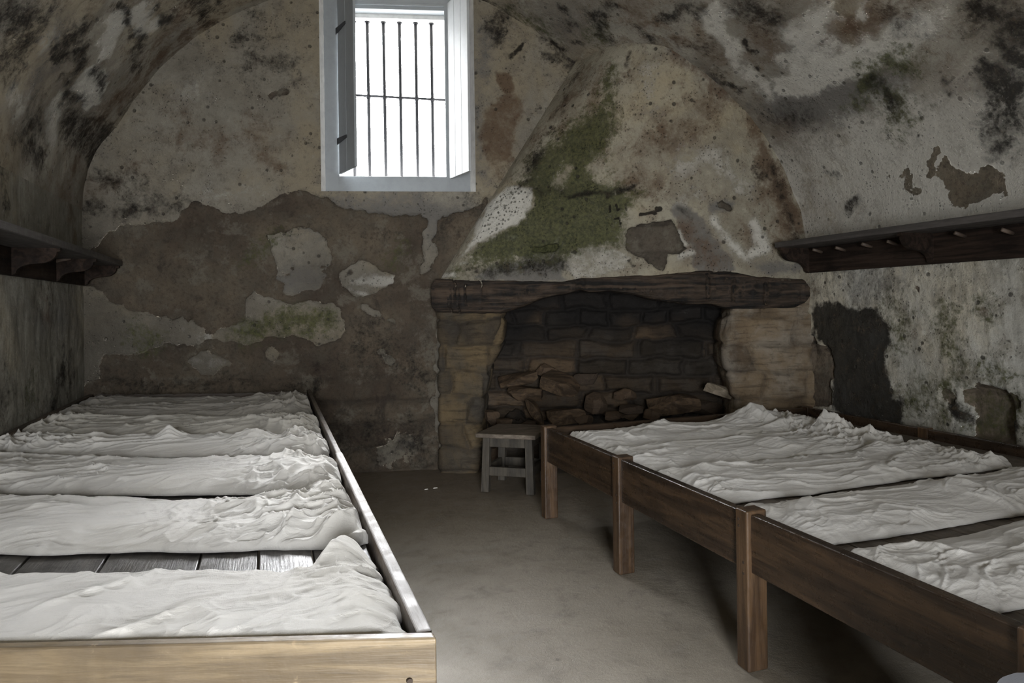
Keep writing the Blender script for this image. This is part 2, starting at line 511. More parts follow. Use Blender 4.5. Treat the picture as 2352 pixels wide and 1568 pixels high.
# grid surface as one mesh, with wear attributes
def grid_mesh(name, P, mat, parent=None, face_mask=None, attrs=None, smooth=True):
    n, m = P.shape[:2]
    idx = np.arange(n * m).reshape(n, m)
    F = np.stack([idx[:-1, :-1], idx[1:, :-1], idx[1:, 1:], idx[:-1, 1:]], -1)
    F = F.reshape(-1, 4)
    if face_mask is not None: F = F[face_mask.reshape(-1)]
    used = np.zeros(n * m, bool); used[F.reshape(-1)] = True
    remap = -np.ones(n * m, np.int64); remap[used] = np.arange(used.sum())
    V = P.reshape(-1, 3)[used]; F = remap[F]
    me = bpy.data.meshes.new(name)
    me.vertices.add(len(V)); me.vertices.foreach_set('co', V.astype(np.float32).ravel())
    me.loops.add(F.size); me.loops.foreach_set('vertex_index', F.astype(np.int32).ravel())
    me.polygons.add(len(F)); me.polygons.foreach_set('loop_start', np.arange(0, F.size, 4, dtype=np.int32))
    me.polygons.foreach_set('loop_total', np.full(len(F), 4, np.int32))
    me.update(calc_edges=True)
    for k, A in (attrs or {}).items():
        a = me.color_attributes.new(k, 'FLOAT_COLOR', 'POINT')
        C = np.ones((len(V), 4), np.float32); C[:, :3] = A.reshape(-1, 3)[used]
        a.data.foreach_set('color', C.ravel())
    me.validate()
    return link_mesh(name, me, mat, parent, smooth)


CH = dict(loss=0, moss=1, dark=2, white=3, rust=4, grey=5, joint=6, tint=7, flake=8)


def seg_dist(P, pts):
    pts = [np.array(p, float) for p in pts]
    if len(pts) == 1: return np.linalg.norm(P - pts[0], axis=1)
    best = None
    for a, b in zip(pts[:-1], pts[1:]):
        ab = b - a; L = max(1e-9, ab @ ab)
        t = np.clip((P - a) @ ab / L, 0, 1)
        d = np.linalg.norm(P - a - t[:, None] * ab, axis=1)
        best = d if best is None else np.minimum(best, d)
    return best


def poly_sd(Q, pts):
    """signed distance, positive inside, Q (N,2)"""
    pts = np.array(pts, float); n = len(pts)
    best = np.full(len(Q), 1e9); ins = np.zeros(len(Q), bool)
    for i in range(n):
        a, b = pts[i], pts[(i + 1) % n]; ab = b - a
        t = np.clip((Q - a) @ ab / max(1e-9, ab @ ab), 0, 1)
        best = np.minimum(best, np.linalg.norm(Q - a - t[:, None] * ab, axis=1))
        c = (a[1] > Q[:, 1]) != (b[1] > Q[:, 1])
        with np.errstate(divide='ignore', invalid='ignore'):
            xi = a[0] + (Q[:, 1] - a[1]) * (b[0] - a[0]) / (b[1] - a[1])
        ins ^= c & (Q[:, 0] < xi)
    return np.where(ins, best, -best)


def paint(P, hit, uv, strokes, seed=0, warp=.05):
    """Wear of a surface: P (N,3) surface points, hit(px,py)->surface point. Strokes are capsules on the surface
    ('s', channel, amount, radius, softness, points) or polygons ('p', channel, amount, softness, points); amount<0 clears."""
    N = len(P); A = np.zeros((N, 9))
    Wp = P + warp * 2 * np.stack([fbm(P, 3.5, 4, seed + 31 * k) - .5 for k in range(3)], -1) + warp * .9 * np.stack([fbm(P, 14, 3, seed + 5 + 31 * k) - .5 for k in range(3)], -1)
    Q = uv(Wp)
    brk = (fbm(P, 7, 5, seed + 77, .65) - .5) * 2
    for s in strokes:
        if s[0] == 's':
            _, ch, amt, r, w, pts = s
            sd = r - seg_dist(Wp, [hit(*p) for p in pts])
        else:
            _, ch, amt, w, pts = s
            sd = poly_sd(Q, [uv(np.array([hit(*p)]))[0] for p in pts])
        if amt <= 1: sd = sd + brk * (min(r, .14) * .75 if s[0] == 's' else .035)
        v = np.clip(.5 + sd / (2 * w), 0, 1)
        c = CH[ch]
        if amt > 0: A[:, c] = np.maximum(A[:, c], v * amt)
        else: A[:, c] = A[:, c] * (1 - v * -amt)
    return A


def courses(u, v, seed, row=.17, length=.38, jitter=.5):
    """Rubble courses: returns (distance to joint in m, random id 0..1, row id)."""
    P = np.stack([u, v, np.zeros_like(u)], -1)
    v2 = v + .05 * (fbm(P, 2.2, 3, seed) - .5) * 2 + .02 * (fbm(P, 8, 2, seed + 1) - .5)
    u2 = u + .06 * (fbm(P, 4, 3, seed + 2) - .5) * 2
    r = np.floor(v2 / row); fv = v2 / row - r
    off = _hash(r, r * 0 + 3, r * 0, seed)
    Lr = length * (.7 + .8 * _hash(r, r * 0 + 7, r * 0, seed))
    c = np.floor(u2 / Lr + off * 5); fu = u2 / Lr + off * 5 - c
    e1 = jitter * .35 * _hash(c, r, r * 0 + 1, seed); e2 = 1 - jitter * .35 * _hash(c + 1, r, r * 0 + 1, seed) * .0
    d = np.minimum(np.minimum(fv, 1 - fv) * row, np.minimum(np.abs(fu - e1 * .3), e2 - fu) * Lr)
    rid = _hash(c, r, r * 0 + 9, seed)
    return d, rid, r


# ------------------------------------------------------------------ room layout
XL, XR = -1.41, 3.97
YB = -2.3
EW_P = np.array([.589, 5.737, 0.]); EW_K = -.25           # end wall line y = 5.737 - .25 (x - .589)
EW_N = np.array([-EW_K, 1., 0.])


def ew_y(x): return EW_P[1] + EW_K * (x - EW_P[0])


FP0 = np.array([1.30, 5.47]); FP1 = np.array([3.99, 4.20])   # fireplace front line on the floor
FP_D = (FP1 - FP0) / np.linalg.norm(FP1 - FP0)
FP_Nn = np.array([FP_D[1], -FP_D[0]])                      # towards the room
if FP_Nn[1] > 0: FP_Nn = -FP_Nn


def hit_front(px, py, off=0.0):
    P = FP0 + FP_Nn * off
    return on_plane(px, py, (P[0], P[1], 0), (FP_Nn[0], FP_Nn[1], 0))


# vault profile (x, z), smooth through these
VP = [(-1.41, 2.18), (-1.395, 2.42), (-1.30, 2.68), (-1.12, 2.90), (-.83, 3.30), (-.60, 3.535), (-.38, 3.71), (-.16, 3.825), (.06, 3.92), (.45, 4.04), (.9, 4.10),
      (1.35, 4.06), (1.73, 3.96), (2.0, 3.80), (2.29, 3.63), (2.49, 3.47), (2.8, 3.30), (3.15, 3.08), (3.45, 2.86), (3.70, 2.58), (3.86, 2.32), (3.95, 2.06), (3.97, 1.86)]


def smooth_curve(pts, n):
    pts = np.array(pts, float)
    s = np.r_[0, np.cumsum(np.linalg.norm(np.diff(pts, axis=0), axis=1))]
    t = np.linspace(0, s[-1], n)
    out = np.stack([np.interp(t, s, pts[:, k]) for k in range(2)], -1)
    k = max(3, n // 60) | 1
    for _ in range(3):
        pad = np.pad(out, ((k // 2, k // 2), (0, 0)), mode='reflect', reflect_type='odd')
        ker = np.ones(k) / k
        o2 = np.stack([np.convolve(pad[:, j], ker, 'valid') for j in range(2)], -1)
        o2[0], o2[-1] = out[0], out[-1]; out = o2
    return out


VC = smooth_curve(VP, 320)


def hit_vault(px, py):
    d = ray(px, py); best = None
    for a, b in zip(VC[:-1], VC[1:]):
        ex, ez = b[0] - a[0], b[1] - a[1]
        det = d[0] * (-ez) + ex * d[2]
        if abs(det) < 1e-9: continue
        rx, rz = a[0], a[1] - H
        t = (rx * (-ez) + ex * rz) / det
        u = (d[0] * rz - d[2] * rx) / det
        if t > 0 and -1e-6 <= u <= 1 + 1e-6 and (best is None or t < best): best = t
    if best is None:
        return hit_right(px, py) if px > 1000 else hit_left(px, py)
    return O3 + d * best


def hit_left(px, py): return on_plane(px, py, (XL, 0, 0), (1, 0, 0))
def hit_right(px, py): return on_plane(px, py, (XR, 0, 0), (1, 0, 0))
def hit_end(px, py): return on_plane(px, py, EW_P, EW_N)


uv_xz = lambda P: P[:, [0, 2]]
uv_yz = lambda P: P[:, [1, 2]]
AT = lambda A: {'wear_a': A[:, 0:3], 'wear_b': A[:, 3:6], 'wear_c': A[:, 6:9]}


def zoned(lo, hi, brk, fine, coarse):
    """coordinates lo..hi, coarse before brk and fine after"""
    a = np.arange(lo, brk, coarse); b = np.arange(brk, hi + fine, fine)
    return np.r_[a, b]


# ---- floor
def make_floor():
    xs = np.arange(-1.6, 4.3, .05); ys = np.arange(YB - .1, 6.9, .05)
    X, Y = np.meshgrid(xs, ys, indexing='ij')
    P = np.stack([X, Y, 0 * X], -1)
    P[..., 2] = (fbm(P.reshape(-1, 3), 1.3, 3, 5).reshape(X.shape) - .5) * .012 - .002
    return tag(grid_mesh('floor', P, M['floor']), kind='structure')


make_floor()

# ---- end wall with window opening
WIN_L, WIN_R = .405, 1.645         # opening in the plaster (x on the wall)
WIN_B, WIN_T = 2.338, 4.02


def make_end_wall():
    xs = np.arange(XL - .05, 3.02, .0135)
    zs = np.arange(-.05, 4.3, .0135)
    # snap grid lines to the opening
    for arr, v in ((xs, WIN_L), (xs, WIN_R), (zs, WIN_B), (zs, WIN_T)):
        arr[np.argmin(np.abs(arr - v))] = v
    X, Z = np.meshgrid(xs, zs, indexing='ij')
    Y = ew_y(X)
    P = np.stack([X, Y, Z], -1); F = P.reshape(-1, 3)
    S = [
        ('p', 'loss', 1, .02, [(185, 600), (220, 554), (258, 531), (307, 516), (381, 508), (420, 487), (462, 471), (504, 481), (575, 484), (598, 473), (630, 448), (696, 438), (740, 452), (1120, 455), (1120, 1120), (150, 1120), (150, 600)]),
        ('p', 'loss', -1, .02, [(612, 545), (713, 527), (756, 558), (756, 604), (692, 607), (640, 625), (624, 591)]),
        ('p', 'loss', -1, .02, [(640, 631), (688, 610), (747, 610), (744, 634), (731, 662), (658, 677), (652, 646)]),
        ('p', 'loss', -1, .02, [(771, 616), (820, 600), (866, 613), (912, 631), (875, 665), (823, 683), (780, 659)]),
        ('p', 'loss', -1, .02, [(170, 654), (220, 651), (246, 673), (262, 709), (355, 722), (417, 731), (485, 777), (423, 790), (349, 802), (242, 822), (229, 873), (200, 890), (170, 890)]),
        ('p', 'loss', -1, .02, [(491, 770), (559, 741), (562, 686), (578, 667), (604, 689), (646, 705), (760, 700), (785, 720), (780, 780), (740, 795), (695, 770), (614, 777), (560, 800), (500, 785)]),
        ('p', 'loss', -1, .02, [(420, 825), (452, 806), (523, 832), (485, 848), (446, 851)]),
        ('p', 'loss', -1, .03, [(735, 440), (1100, 440), (1110, 470), (1000, 500), (860, 495), (760, 480)]),
        ('s', 'loss', -1, .05, .03, [(1000, 500), (985, 620)]),
        ('s', 'loss', -1, .04, .02, [(850, 712), (870, 722)]), ('s', 'loss', -1, .035, .02, [(900, 742)]), ('s', 'loss', -1, .04, .02, [(872, 810), (890, 835)]),
        ('s', 'loss', -1, .05, .02, [(625, 815)]), ('s', 'loss', -.9, .045, .02, [(1015, 740), (1012, 860), (1018, 980), (1022, 1060)]),
        ('s', 'loss', -.9, .10, .10, [(890, 1045), (930, 1020)]),
        ('s', 'white', .75, .05, .03, [(800, 640), (900, 640)]), ('s', 'white', .7, .03, .03, [(790, 668), (850, 672)]),
        ('s', 'white', .62, .05, .04, [(425, 760), (470, 775)]), ('s', 'white', .6, .05, .04, [(440, 825), (500, 832)]),
        ('s', 'white', .55, .06, .06, [(640, 560)]),
        ('s', 'white', .55, .12, .12, [(480, 450), (600, 440)]), ('s', 'white', .5, .15, .15, [(450, 200)]),
        ('s', 'grey', .8, .12, .12, [(650, 645), (730, 625)]),
        ('s', 'moss', .75, .10, .10, [(560, 770), (640, 745), (740, 740)]), ('s', 'moss', .8, .05, .06, [(590, 765), (680, 735)]),
        ('s', 'moss', .62, .11, .12, [(320, 770), (345, 785)]), ('s', 'moss', .5, .08, .1, [(640, 540), (560, 600)]),
        ('s', 'moss', .5, .10, .12, [(930, 560), (900, 600)]),
        ('s', 'grey', .8, .20, .18, [(730, 500), (1060, 500)]), ('s', 'grey', .75, .12, .12, [(860, 470), (960, 460)]),  # grey plaster, with some window haze painted into the colour
        ('s', 'grey', .6, .10, .12, [(1110, 60), (1115, 420)]),
        ('s', 'dark', .6, .05, .06, [(840, 540), (920, 535)]), ('s', 'dark', .5, .10, .15, [(1040, 520), (1100, 450)]),
        ('s', 'dark', .72, .06, .07, [(592, 36)]), ('s', 'dark', .7, .04, .05, [(540, 88), (560, 84)]), ('s', 'dark', .66, .04, .05, [(600, 82), (650, 80)]),
        ('s', 'dark', .45, .14, .12, [(560, 140), (660, 150)]),
        ('s', 'loss', 1, .035, .015, [(632, 225), (665, 218)]), ('s', 'loss', .9, .02, .015, [(606, 222)]), ('s', 'loss', .8, .012, .012, [(612, 245)]), ('s', 'loss', .9, .02, .01, [(548, 287)]),
        ('s', 'dark', .6, .05, .05, [(278, 248)]), ('s', 'dark', .55, .10, .09, [(232, 408), (318, 414)]), ('s', 'dark', .6, .10, .09, [(212, 484), (300, 470), (411, 464)]),
        ('s', 'rust', .55, .08, .1, [(205, 440), (330, 380)]), ('s', 'rust', .5, .2, .2, [(430, 300), (500, 330)]), ('s', 'rust', .5, .15, .2, [(620, 340), (560, 300)]),
        ('s', 'rust', .55, .07, .06, [(600, 355), (640, 380)]),
        ('s', 'dark', .62, .09, .06, [(1150, 40), (1135, 60)]), ('s', 'dark', .6, .06, .05, [(1140, 95)]),
        ('s', 'dark', .8, .022, .012, [(1176, 128), (1192, 108), (1200, 104)]), ('s', 'dark', .8, .02, .015, [(1272, 140)]),
        ('s', 'rust', .8, .05, .025, [(1162, 168), (1160, 200)]), ('s', 'rust', .72, .12, .035, [(1165, 250), (1150, 300), (1145, 350)]), ('s', 'rust', .65, .08, .06, [(1140, 370), (1150, 400)]),
        ('s', 'dark', .6, .12, .1, [(1275, 105), (1300, 130)]),
        ('s', 'dark', .55, .18, .25, [(720, 990), (960, 1010)]), ('s', 'dark', .55, .06, .08, [(250, 880), (700, 878)]),
        ('s', 'dark', .5, .2, .2, [(840, 800), (960, 860)]), ('s', 'dark', .75, .02, .01, [(772, 598), (776, 610)]), ('s', 'dark', .8, .035, .012, [(780, 625), (796, 628)]),
        ('s', 'dark', .66, .04, .04, [(720, 840), (722, 960)]),
        ('s', 'rust', .8, .05, .05, [(850, 920), (900, 945)]), ('s', 'rust', .8, .05, .05, [(940, 930), (960, 975)]), ('s', 'rust', .7, .05, .06, [(760, 925), (800, 940)]),
        ('s', 'white', .5, .04, .06, [(895, 1030), (960, 1010)]),
    ]
    A = paint(F, hit_end, uv_xz, S, 3, .07)
    d, rid, row = courses(F[:, 0], F[:, 2], 21, .2, .42)
    low = sstep(1.0, .6, F[:, 2])
    A[:, 6] = np.clip(1 - d / .03, 0, 1) * low * .7 * sstep(.3, .6, fbm(F, 4, 3, 19)) + .55 * sstep(.62, .8, ridged(F, 3.2, 3, 91)) * (1 - low) * .5
    A[:, 7] = np.clip(.5 + 2.2 * (fbm(F, 2.6, 5, 8) - .5) + low * .7 * (rid - .5), 0, 1)
    A[:, 8] = np.clip(sstep(2.5, 1.0, F[:, 2]) * (.25 + 1.3 * (fbm(F, 2.4, 5, 66) - .25)), 0, .85)
    loss = sstep(.42, .58, A[:, 0] + .5 * (fbm(F, 8, 3, 44) - .5) * (A[:, 0] > .03))
    dep = .007 * (fbm(F, 2.0, 4, 1) - .5) * 5 + .006 * (fbm(F, 14, 3, 2) - .5) * 2
    dep -= loss * (.022 + .03 * (fbm(F * np.array([1, 1, 1.8]), 6, 4, 9) - .3) + .012 * (ridged(F * np.array([1, 1, 1.5]), 9, 3, 95) - .4)) - loss * low * .03 * np.clip(d / .04, 0, 1)
    # keep the rim of the opening true
    x, z = F[:, 0], F[:, 2]
    dr = np.maximum(np.maximum(WIN_L - x, x - WIN_R), np.maximum(WIN_B - z, z - WIN_T))
    dep *= sstep(0, .06, dr)
    n = -EW_N / np.linalg.norm(EW_N)
    F = F + n * dep[:, None]
    P = F.reshape(P.shape)
    xc = (xs[:-1] + xs[1:]) / 2; zc = (zs[:-1] + zs[1:]) / 2
    Xc, Zc = np.meshgrid(xc, zc, indexing='ij')
    keep = ~((Xc > WIN_L) & (Xc < WIN_R) & (Zc > WIN_B) & (Zc < WIN_T))
    keep &= ~((Xc > 1.42) & (Zc < 1.62))
    vz = np.interp(Xc, VC[:, 0], VC[:, 1])
    keep &= ~(Zc > vz + .25)
    return tag(grid_mesh('wall_back', P, M['wall'], None, keep, AT(A)), kind='structure')


make_end_wall()


# ---- side walls
def make_side(name, x, zt, y0, brk, y1, sgn, hit, S, mat, seed, recess=None):
    ys = zoned(y0, y1, brk, .0135, .08); zs = np.arange(-.05, zt + .0135, .0135)
    zs[-1] = zt
    Y, Z = np.meshgrid(ys, zs, indexing='ij')
    P = np.stack([np.full_like(Y, x), Y, Z], -1); F = P.reshape(-1, 3)
    A = paint(F, hit, uv_yz, S, seed, .07)
    d, rid, row = courses(F[:, 1], F[:, 2], seed + 3, .2, .4)
    A[:, 6] = np.clip(1 - d / .02, 0, 1) * .6; A[:, 7] = rid
    loss = sstep(.42, .58, A[:, 0] + .5 * (fbm(F, 8, 3, 44) - .5) * (A[:, 0] > .03))
    dep = .03 * (fbm(F, 1.6, 4, seed + 4) - .5) + .014 * (fbm(F, 9, 4, seed + 5) - .5) - loss * .022
    if seed > 50: dep += .012 * (fbm(F * np.array([1, 1, .5]), 26, 3, seed + 6) - .5)
    dep *= sstep(0, .15, zt - F[:, 2])
    if recess is not None: dep += recess(F)
    F = F + np.array([sgn, 0, 0]) * dep[:, None]
    return tag(grid_mesh(name, F.reshape(P.shape), mat, None, None, AT(A)), kind='structure')


SL = [('s', 'dark', .62, .14, .18, [(150, 860), (120, 940)]), ('s', 'dark', .6, .10, .14, [(165, 820), (160, 900)]), ('s', 'moss', .55, .12, .15, [(80, 860), (75, 930)]),
      ('s', 'dark', .55, .10, .12, [(20, 900), (10, 960)]), ('s', 'rust', .5, .10, .12, [(105, 690), (120, 760)]), ('s', 'grey', .6, .18, .2, [(90, 760), (170, 720)]),
      ('s', 'dark', .7, .05, .07, [(5, 400), (12, 480)]), ('s', 'white', .5, .12, .12, [(50, 420)]), ('s', 'dark', .6, .05, .05, [(60, 495)]),
      ('s', 'rust', .6, .12, .15, [(150, 400), (170, 540)]), ('s', 'dark', .5, .03, .03, [(110, 680), (115, 700)])]
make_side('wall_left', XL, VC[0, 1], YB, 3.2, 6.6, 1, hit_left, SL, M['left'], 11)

BLK = [(1868, 697), (1930, 698), (2012, 708), (2035, 760), (2032, 850), (2048, 900), (2066, 925), (2068, 975), (1912, 945), (1908, 860), (1900, 780), (1868, 745)]
NICHE = [(2205, 1010), (2208, 892), (2240, 884), (2310, 892), (2322, 930), (2330, 1020)]
SR = [('p', 'dark', 1, .03, BLK), ('s', 'dark', .7, .03, .03, [(1872, 760), (1875, 800)]),
      ('p', 'loss', .8, .02, [(1846, 790), (1868, 770), (1905, 790), (1910, 870), (1912, 940), (1846, 935)]), ('s', 'loss', .9, .05, .02, [(1850, 720), (1846, 760)]),
      ('p', 'loss', 1, .015, NICHE), ('s', 'loss', .7, .05, .03, [(2160, 900), (2180, 915)]), ('s', 'dark', .75, .05, .04, [(2190, 930), (2195, 950)]),
      ('s', 'dark', .7, .03, .02, [(2330, 930), (2335, 990)]), ('s', 'dark', .7, .04, .03, [(2340, 885), (2350, 900)]),
      ('s', 'moss', .66, .10, .10, [(2165, 720), (2190, 800)]), ('s', 'moss', .7, .05, .06, [(2168, 730), (2172, 770)]), ('s', 'moss', .66, .09, .1, [(2270, 840), (2300, 880)]),
      ('s', 'moss', .6, .10, .12, [(2200, 860), (2120, 880)]), ('s', 'moss', .55, .07, .08, [(2260, 690), (2290, 720)]), ('s', 'moss', .55, .12, .14, [(2100, 930), (2000, 930)]), ('s', 'moss', .5, .12, .12, [(2050, 720), (2060, 800)]),
      ('s', 'moss', .5, .2, .2, [(2300, 960), (2150, 960)]),
      ('s', 'rust', .7, .045, .04, [(2095, 778)]), ('s', 'rust', .6, .04, .04, [(2265, 706)]), ('s', 'rust', .55, .06, .08, [(1862, 660), (1860, 700)]),
      ('s', 'loss', .8, .03, .012, [(2103, 650), (2103, 675)]), ('s', 'loss', .7, .02, .012, [(1941, 652)]),
      ('s', 'grey', .6, .06, .06, [(2103, 665)]), ('s', 'grey', .55, .2, .2, [(1960, 650), (2050, 660)]), ('s', 'rust', .5, .10, .12, [(1920, 520), (1870, 540)]),
      ('s', 'dark', .66, .05, .04, [(1948, 470), (1965, 462)])]


def niche(F):
    q = uv_yz(F); sd = poly_sd(q, [uv_yz(np.array([hit_right(*p)]))[0] for p in NICHE])
    return -.06 * sstep(-.01, .03, sd)


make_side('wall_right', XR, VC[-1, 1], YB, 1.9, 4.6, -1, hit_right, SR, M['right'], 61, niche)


# ---- vault
def make_vault():
    # profile from left spring to right spring, length along y
    prof = smooth_curve(VP, 380)
    ys = zoned(YB, 6.65, 1.5, .024, .1)
    s = np.r_[0, np.cumsum(np.linalg.norm(np.diff(prof, axis=0), axis=1))]
    T = np.gradient(prof, axis=0); T /= np.linalg.norm(T, axis=1)[:, None]
    Nn = np.stack([T[:, 1], -T[:, 0]], -1)             # inward
    P = np.zeros((len(prof), len(ys), 3))
    P[..., 0] = prof[:, 0][:, None]; P[..., 2] = prof[:, 1][:, None]; P[..., 1] = ys[None, :]
    F = P.reshape(-1, 3)
    S = [
        # left haunch
        ('s', 'white', .8, .13, .05, [(200, 175), (222, 215), (215, 230)]), ('s', 'white', .75, .12, .05, [(240, 120), (265, 60)]), ('s', 'white', .7, .14, .06, [(330, 25), (345, 60)]),
        ('s', 'white', .6, .14, .09, [(125, 320), (130, 230)]), ('s', 'white', .6, .12, .1, [(25, 200), (50, 230)]), ('s', 'white', .55, .12, .08, [(110, 90), (90, 110)]), ('s', 'white', .6, .14, .1, [(60, 420), (70, 400)]),
        ('s', 'dark', .8, .06, .06, [(275, 25), (300, 65), (318, 90), (325, 120)]), ('s', 'dark', .72, .06, .07, [(320, 70), (310, 140), (335, 145)]), ('s', 'dark', .7, .06, .06, [(365, 20), (385, 60)]),
        ('s', 'dark', .75, .09, .09, [(150, 100), (190, 120), (185, 150)]), ('s', 'dark', .66, .10, .1, [(170, 70), (200, 60)]), ('s', 'dark', .7, .06, .06, [(145, 170), (165, 215), (205, 245)]),
        ('s', 'dark', .7, .05, .05, [(215, 155), (240, 180), (235, 220)]), ('s', 'dark', .6, .25, .2, [(20, 40), (60, 60), (30, 120)]), ('s', 'dark', .55, .18, .15, [(60, 300), (90, 360)]),
        ('s', 'dark', .55, .14, .12, [(90, 290), (70, 260)]), ('s', 'dark', .6, .12, .12, [(180, 260), (150, 300)]), ('s', 'dark', .9, .03, .03, [(125, 92)]),
        ('s', 'rust', .6, .16, .14, [(210, 290), (260, 240), (330, 190), (400, 110), (480, 50)]), ('s', 'rust', .6, .12, .12, [(280, 230), (400, 60), (430, 10)]),
        ('s', 'rust', .6, .10, .12, [(200, 330), (160, 400), (150, 480)]), ('s', 'grey', .6, .2, .2, [(100, 150), (130, 60)]), ('s', 'dark', .5, .05, .05, [(500, 50), (550, 30)]),
        # between window and hood
        ('s', 'dark', .85, .10, .09, [(1115, 10), (1150, 45), (1180, 55)]), ('s', 'dark', .7, .04, .03, [(1108, 0), (1140, 22)]), ('s', 'dark', .85, .05, .05, [(1272, 12), (1285, 20)]), ('s', 'dark', .85, .045, .04, [(1300, 48), (1312, 49)]),
        ('s', 'dark', .8, .06, .05, [(1270, 95), (1290, 105)]), ('s', 'dark', .85, .05, .05, [(1320, 88), (1330, 90)]), ('s', 'dark', .7, .05, .06, [(1330, 10), (1400, 80)]), ('s', 'dark', .82, .08, .08, [(1365, 35), (1400, 20), (1415, 10)]),
        ('s', 'dark', .8, .08, .08, [(1370, 50), (1395, 60)]), ('s', 'dark', .8, .05, .06, [(1480, 65), (1500, 90)]), ('s', 'dark', .8, .07, .07, [(1530, 35), (1570, 15), (1600, 25)]), ('s', 'dark', .7, .06, .06, [(1600, 0), (1615, 30)]),
        ('s', 'rust', .7, .10, .10, [(1560, 95), (1590, 90)]), ('s', 'rust', .65, .10, .12, [(1620, 70), (1660, 110)]), ('s', 'rust', .55, .2, .2, [(1460, 20), (1500, 60)]), ('s', 'dark', .6, .07, .08, [(1590, 110), (1640, 80)]),
        ('s', 'moss', .6, .12, .12, [(1180, 30), (1250, 60)]), ('s', 'moss', .55, .10, .1, [(1400, 60), (1350, 80)]), ('s', 'grey', .7, .04, .04, [(1545, 100), (1600, 140), (1660, 190)]), ('s', 'grey', .5, .3, .3, [(1160, 20), (1300, 60)]),
        ('s', 'dark', .75, .04, .04, [(1700, 205), (1680, 195)]), ('s', 'dark', .5, .06, .06, [(1645, 180), (1665, 160)]),
        # pale rib and right haunch
        ('s', 'white', .85, .10, .06, [(1640, 5), (1650, 30)]), ('s', 'white', .8, .07, .05, [(1655, 60), (1690, 110), (1730, 170), (1760, 230)]),
        ('s', 'white', .9, .14, .08, [(1800, 190), (1880, 160), (1960, 135), (2060, 100), (2110, 60)]), ('s', 'white', .85, .12, .08, [(1880, 140), (2000, 110)]), ('s', 'white', .8, .10, .08, [(1810, 90), (1860, 60), (1880, 20)]), ('s', 'white', .75, .12, .1, [(2160, 40), (2100, 80)]), ('s', 'white', .75, .08, .08, [(1980, 10)]),
        ('s', 'white', .7, .10, .08, [(1790, 130), (1900, 100)]),
        ('s', 'dark', .9, .018, .01, [(1693, 32), (1680, 42), (1684, 60), (1700, 85), (1720, 115)]), ('s', 'dark', .7, .012, .01, [(1720, 115), (1745, 155)]),
        ('s', 'dark', .66, .14, .14, [(1720, 20), (1760, 50)]), ('s', 'rust', .7, .14, .14, [(1740, 80), (1760, 110)]), ('s', 'rust', .7, .18, .15, [(1950, 60), (2000, 40), (2060, 30)]), ('s', 'rust', .65, .10, .1, [(1880, 90), (1960, 85)]), ('s', 'dark', .6, .10, .1, [(2060, 20), (2100, 50)]),
        ('s', 'grey', .8, .08, .08, [(1790, 130), (1860, 95), (1890, 105)]), ('s', 'grey', .9, .20, .14, [(1800, 250), (1880, 230), (1960, 215), (2010, 200)]), ('s', 'dark', .55, .14, .14, [(1800, 270), (1850, 270)]),
        ('s', 'moss', .9, .09, .1, [(1990, 165), (2005, 210), (2040, 240)]), ('s', 'moss', .85, .08, .08, [(2060, 130), (2075, 150)]), ('s', 'dark', .75, .07, .08, [(2000, 170), (2040, 250)]), ('s', 'moss', .7, .1, .12, [(2000, 160), (2060, 130), (2110, 130)]),
        ('s', 'moss', .6, .1, .1, [(2060, 280), (1970, 240)]), ('s', 'dark', .95, .035, .02, [(2152, 190), (2172, 220)]), ('s', 'rust', .55, .15, .15, [(2180, 180), (2170, 290)]),
        ('s', 'dark', .85, .14, .12, [(2270, 190), (2320, 210), (2310, 280)]), ('s', 'dark', .8, .1, .1, [(2310, 250), (2320, 330)]), ('s', 'dark', .85, .10, .08, [(2290, 110), (2330, 140)]), ('s', 'dark', .7, .2, .2, [(2300, 10), (2340, 60)]), ('s', 'dark', .6, .1, .12, [(2200, 70), (2300, 60)]),
        ('s', 'rust', .6, .15, .15, [(1800, 320), (1830, 450)]), ('s', 'rust', .55, .10, .1, [(1780, 290), (1900, 300)]), ('s', 'loss', .8, .03, .015, [(2155, 345), (2145, 400)]),
        ('s', 'loss', .9, .10, .05, [(2185, 400), (2210, 455), (2270, 430)]), ('s', 'loss', .8, .05, .03, [(2085, 400), (2095, 430)]), ('s', 'loss', .8, .04, .02, [(2045, 405)]), ('s', 'loss', .7, .035, .02, [(2300, 455)]),
        ('s', 'rust', .62, .16, .16, [(1860, 400), (1900, 470), (1900, 520)]), ('s', 'rust', .55, .12, .14, [(1950, 330), (2050, 300)]), ('s', 'rust', .6, .10, .12, [(2200, 280), (2220, 330)]), ('s', 'moss', .5, .12, .12, [(2050, 300), (2080, 270)]),
        ('s', 'dark', .66, .05, .05, [(1940, 480), (1965, 465)]), ('s', 'dark', .6, .04, .05, [(1900, 390), (1915, 400)]), ('s', 'grey', .7, .12, .12, [(2210, 380), (2260, 400)]), ('s', 'white', .9, .10, .08, [(2120, 350), (2060, 370)]), ('s', 'white', .85, .08, .06, [(2260, 350), (2300, 400)]),
        ('s', 'dark', 1.0, .012, .012, [(1932, 309)]), ('s', 'dark', 1.0, .012, .012, [(2036, 324)]), ('s', 'dark', 1.0, .014, .012, [(2100, 315)]), ('s', 'dark', 1.0, .014, .01, [(2009, 397)]), ('s', 'dark', 1.0, .012, .01, [(1970, 425)]), ('s', 'dark', 1.0, .012, .01, [(2308, 415)]),
    ]
    A = paint(F, hit_vault, uv_yz, S, 71, .10)
    # the right haunch carries more limewash than the left
    rw = sstep(2.6, 3.4, F[:, 0]) * sstep(3.0, 2.4, F[:, 2])
    A[:, 3] = np.maximum(A[:, 3], rw * (.50 + .55 * fbm(F, 2.5, 3, 12)))
    n1 = fbm(F * np.array([1, .5, 1]), 2.2, 4, 90)
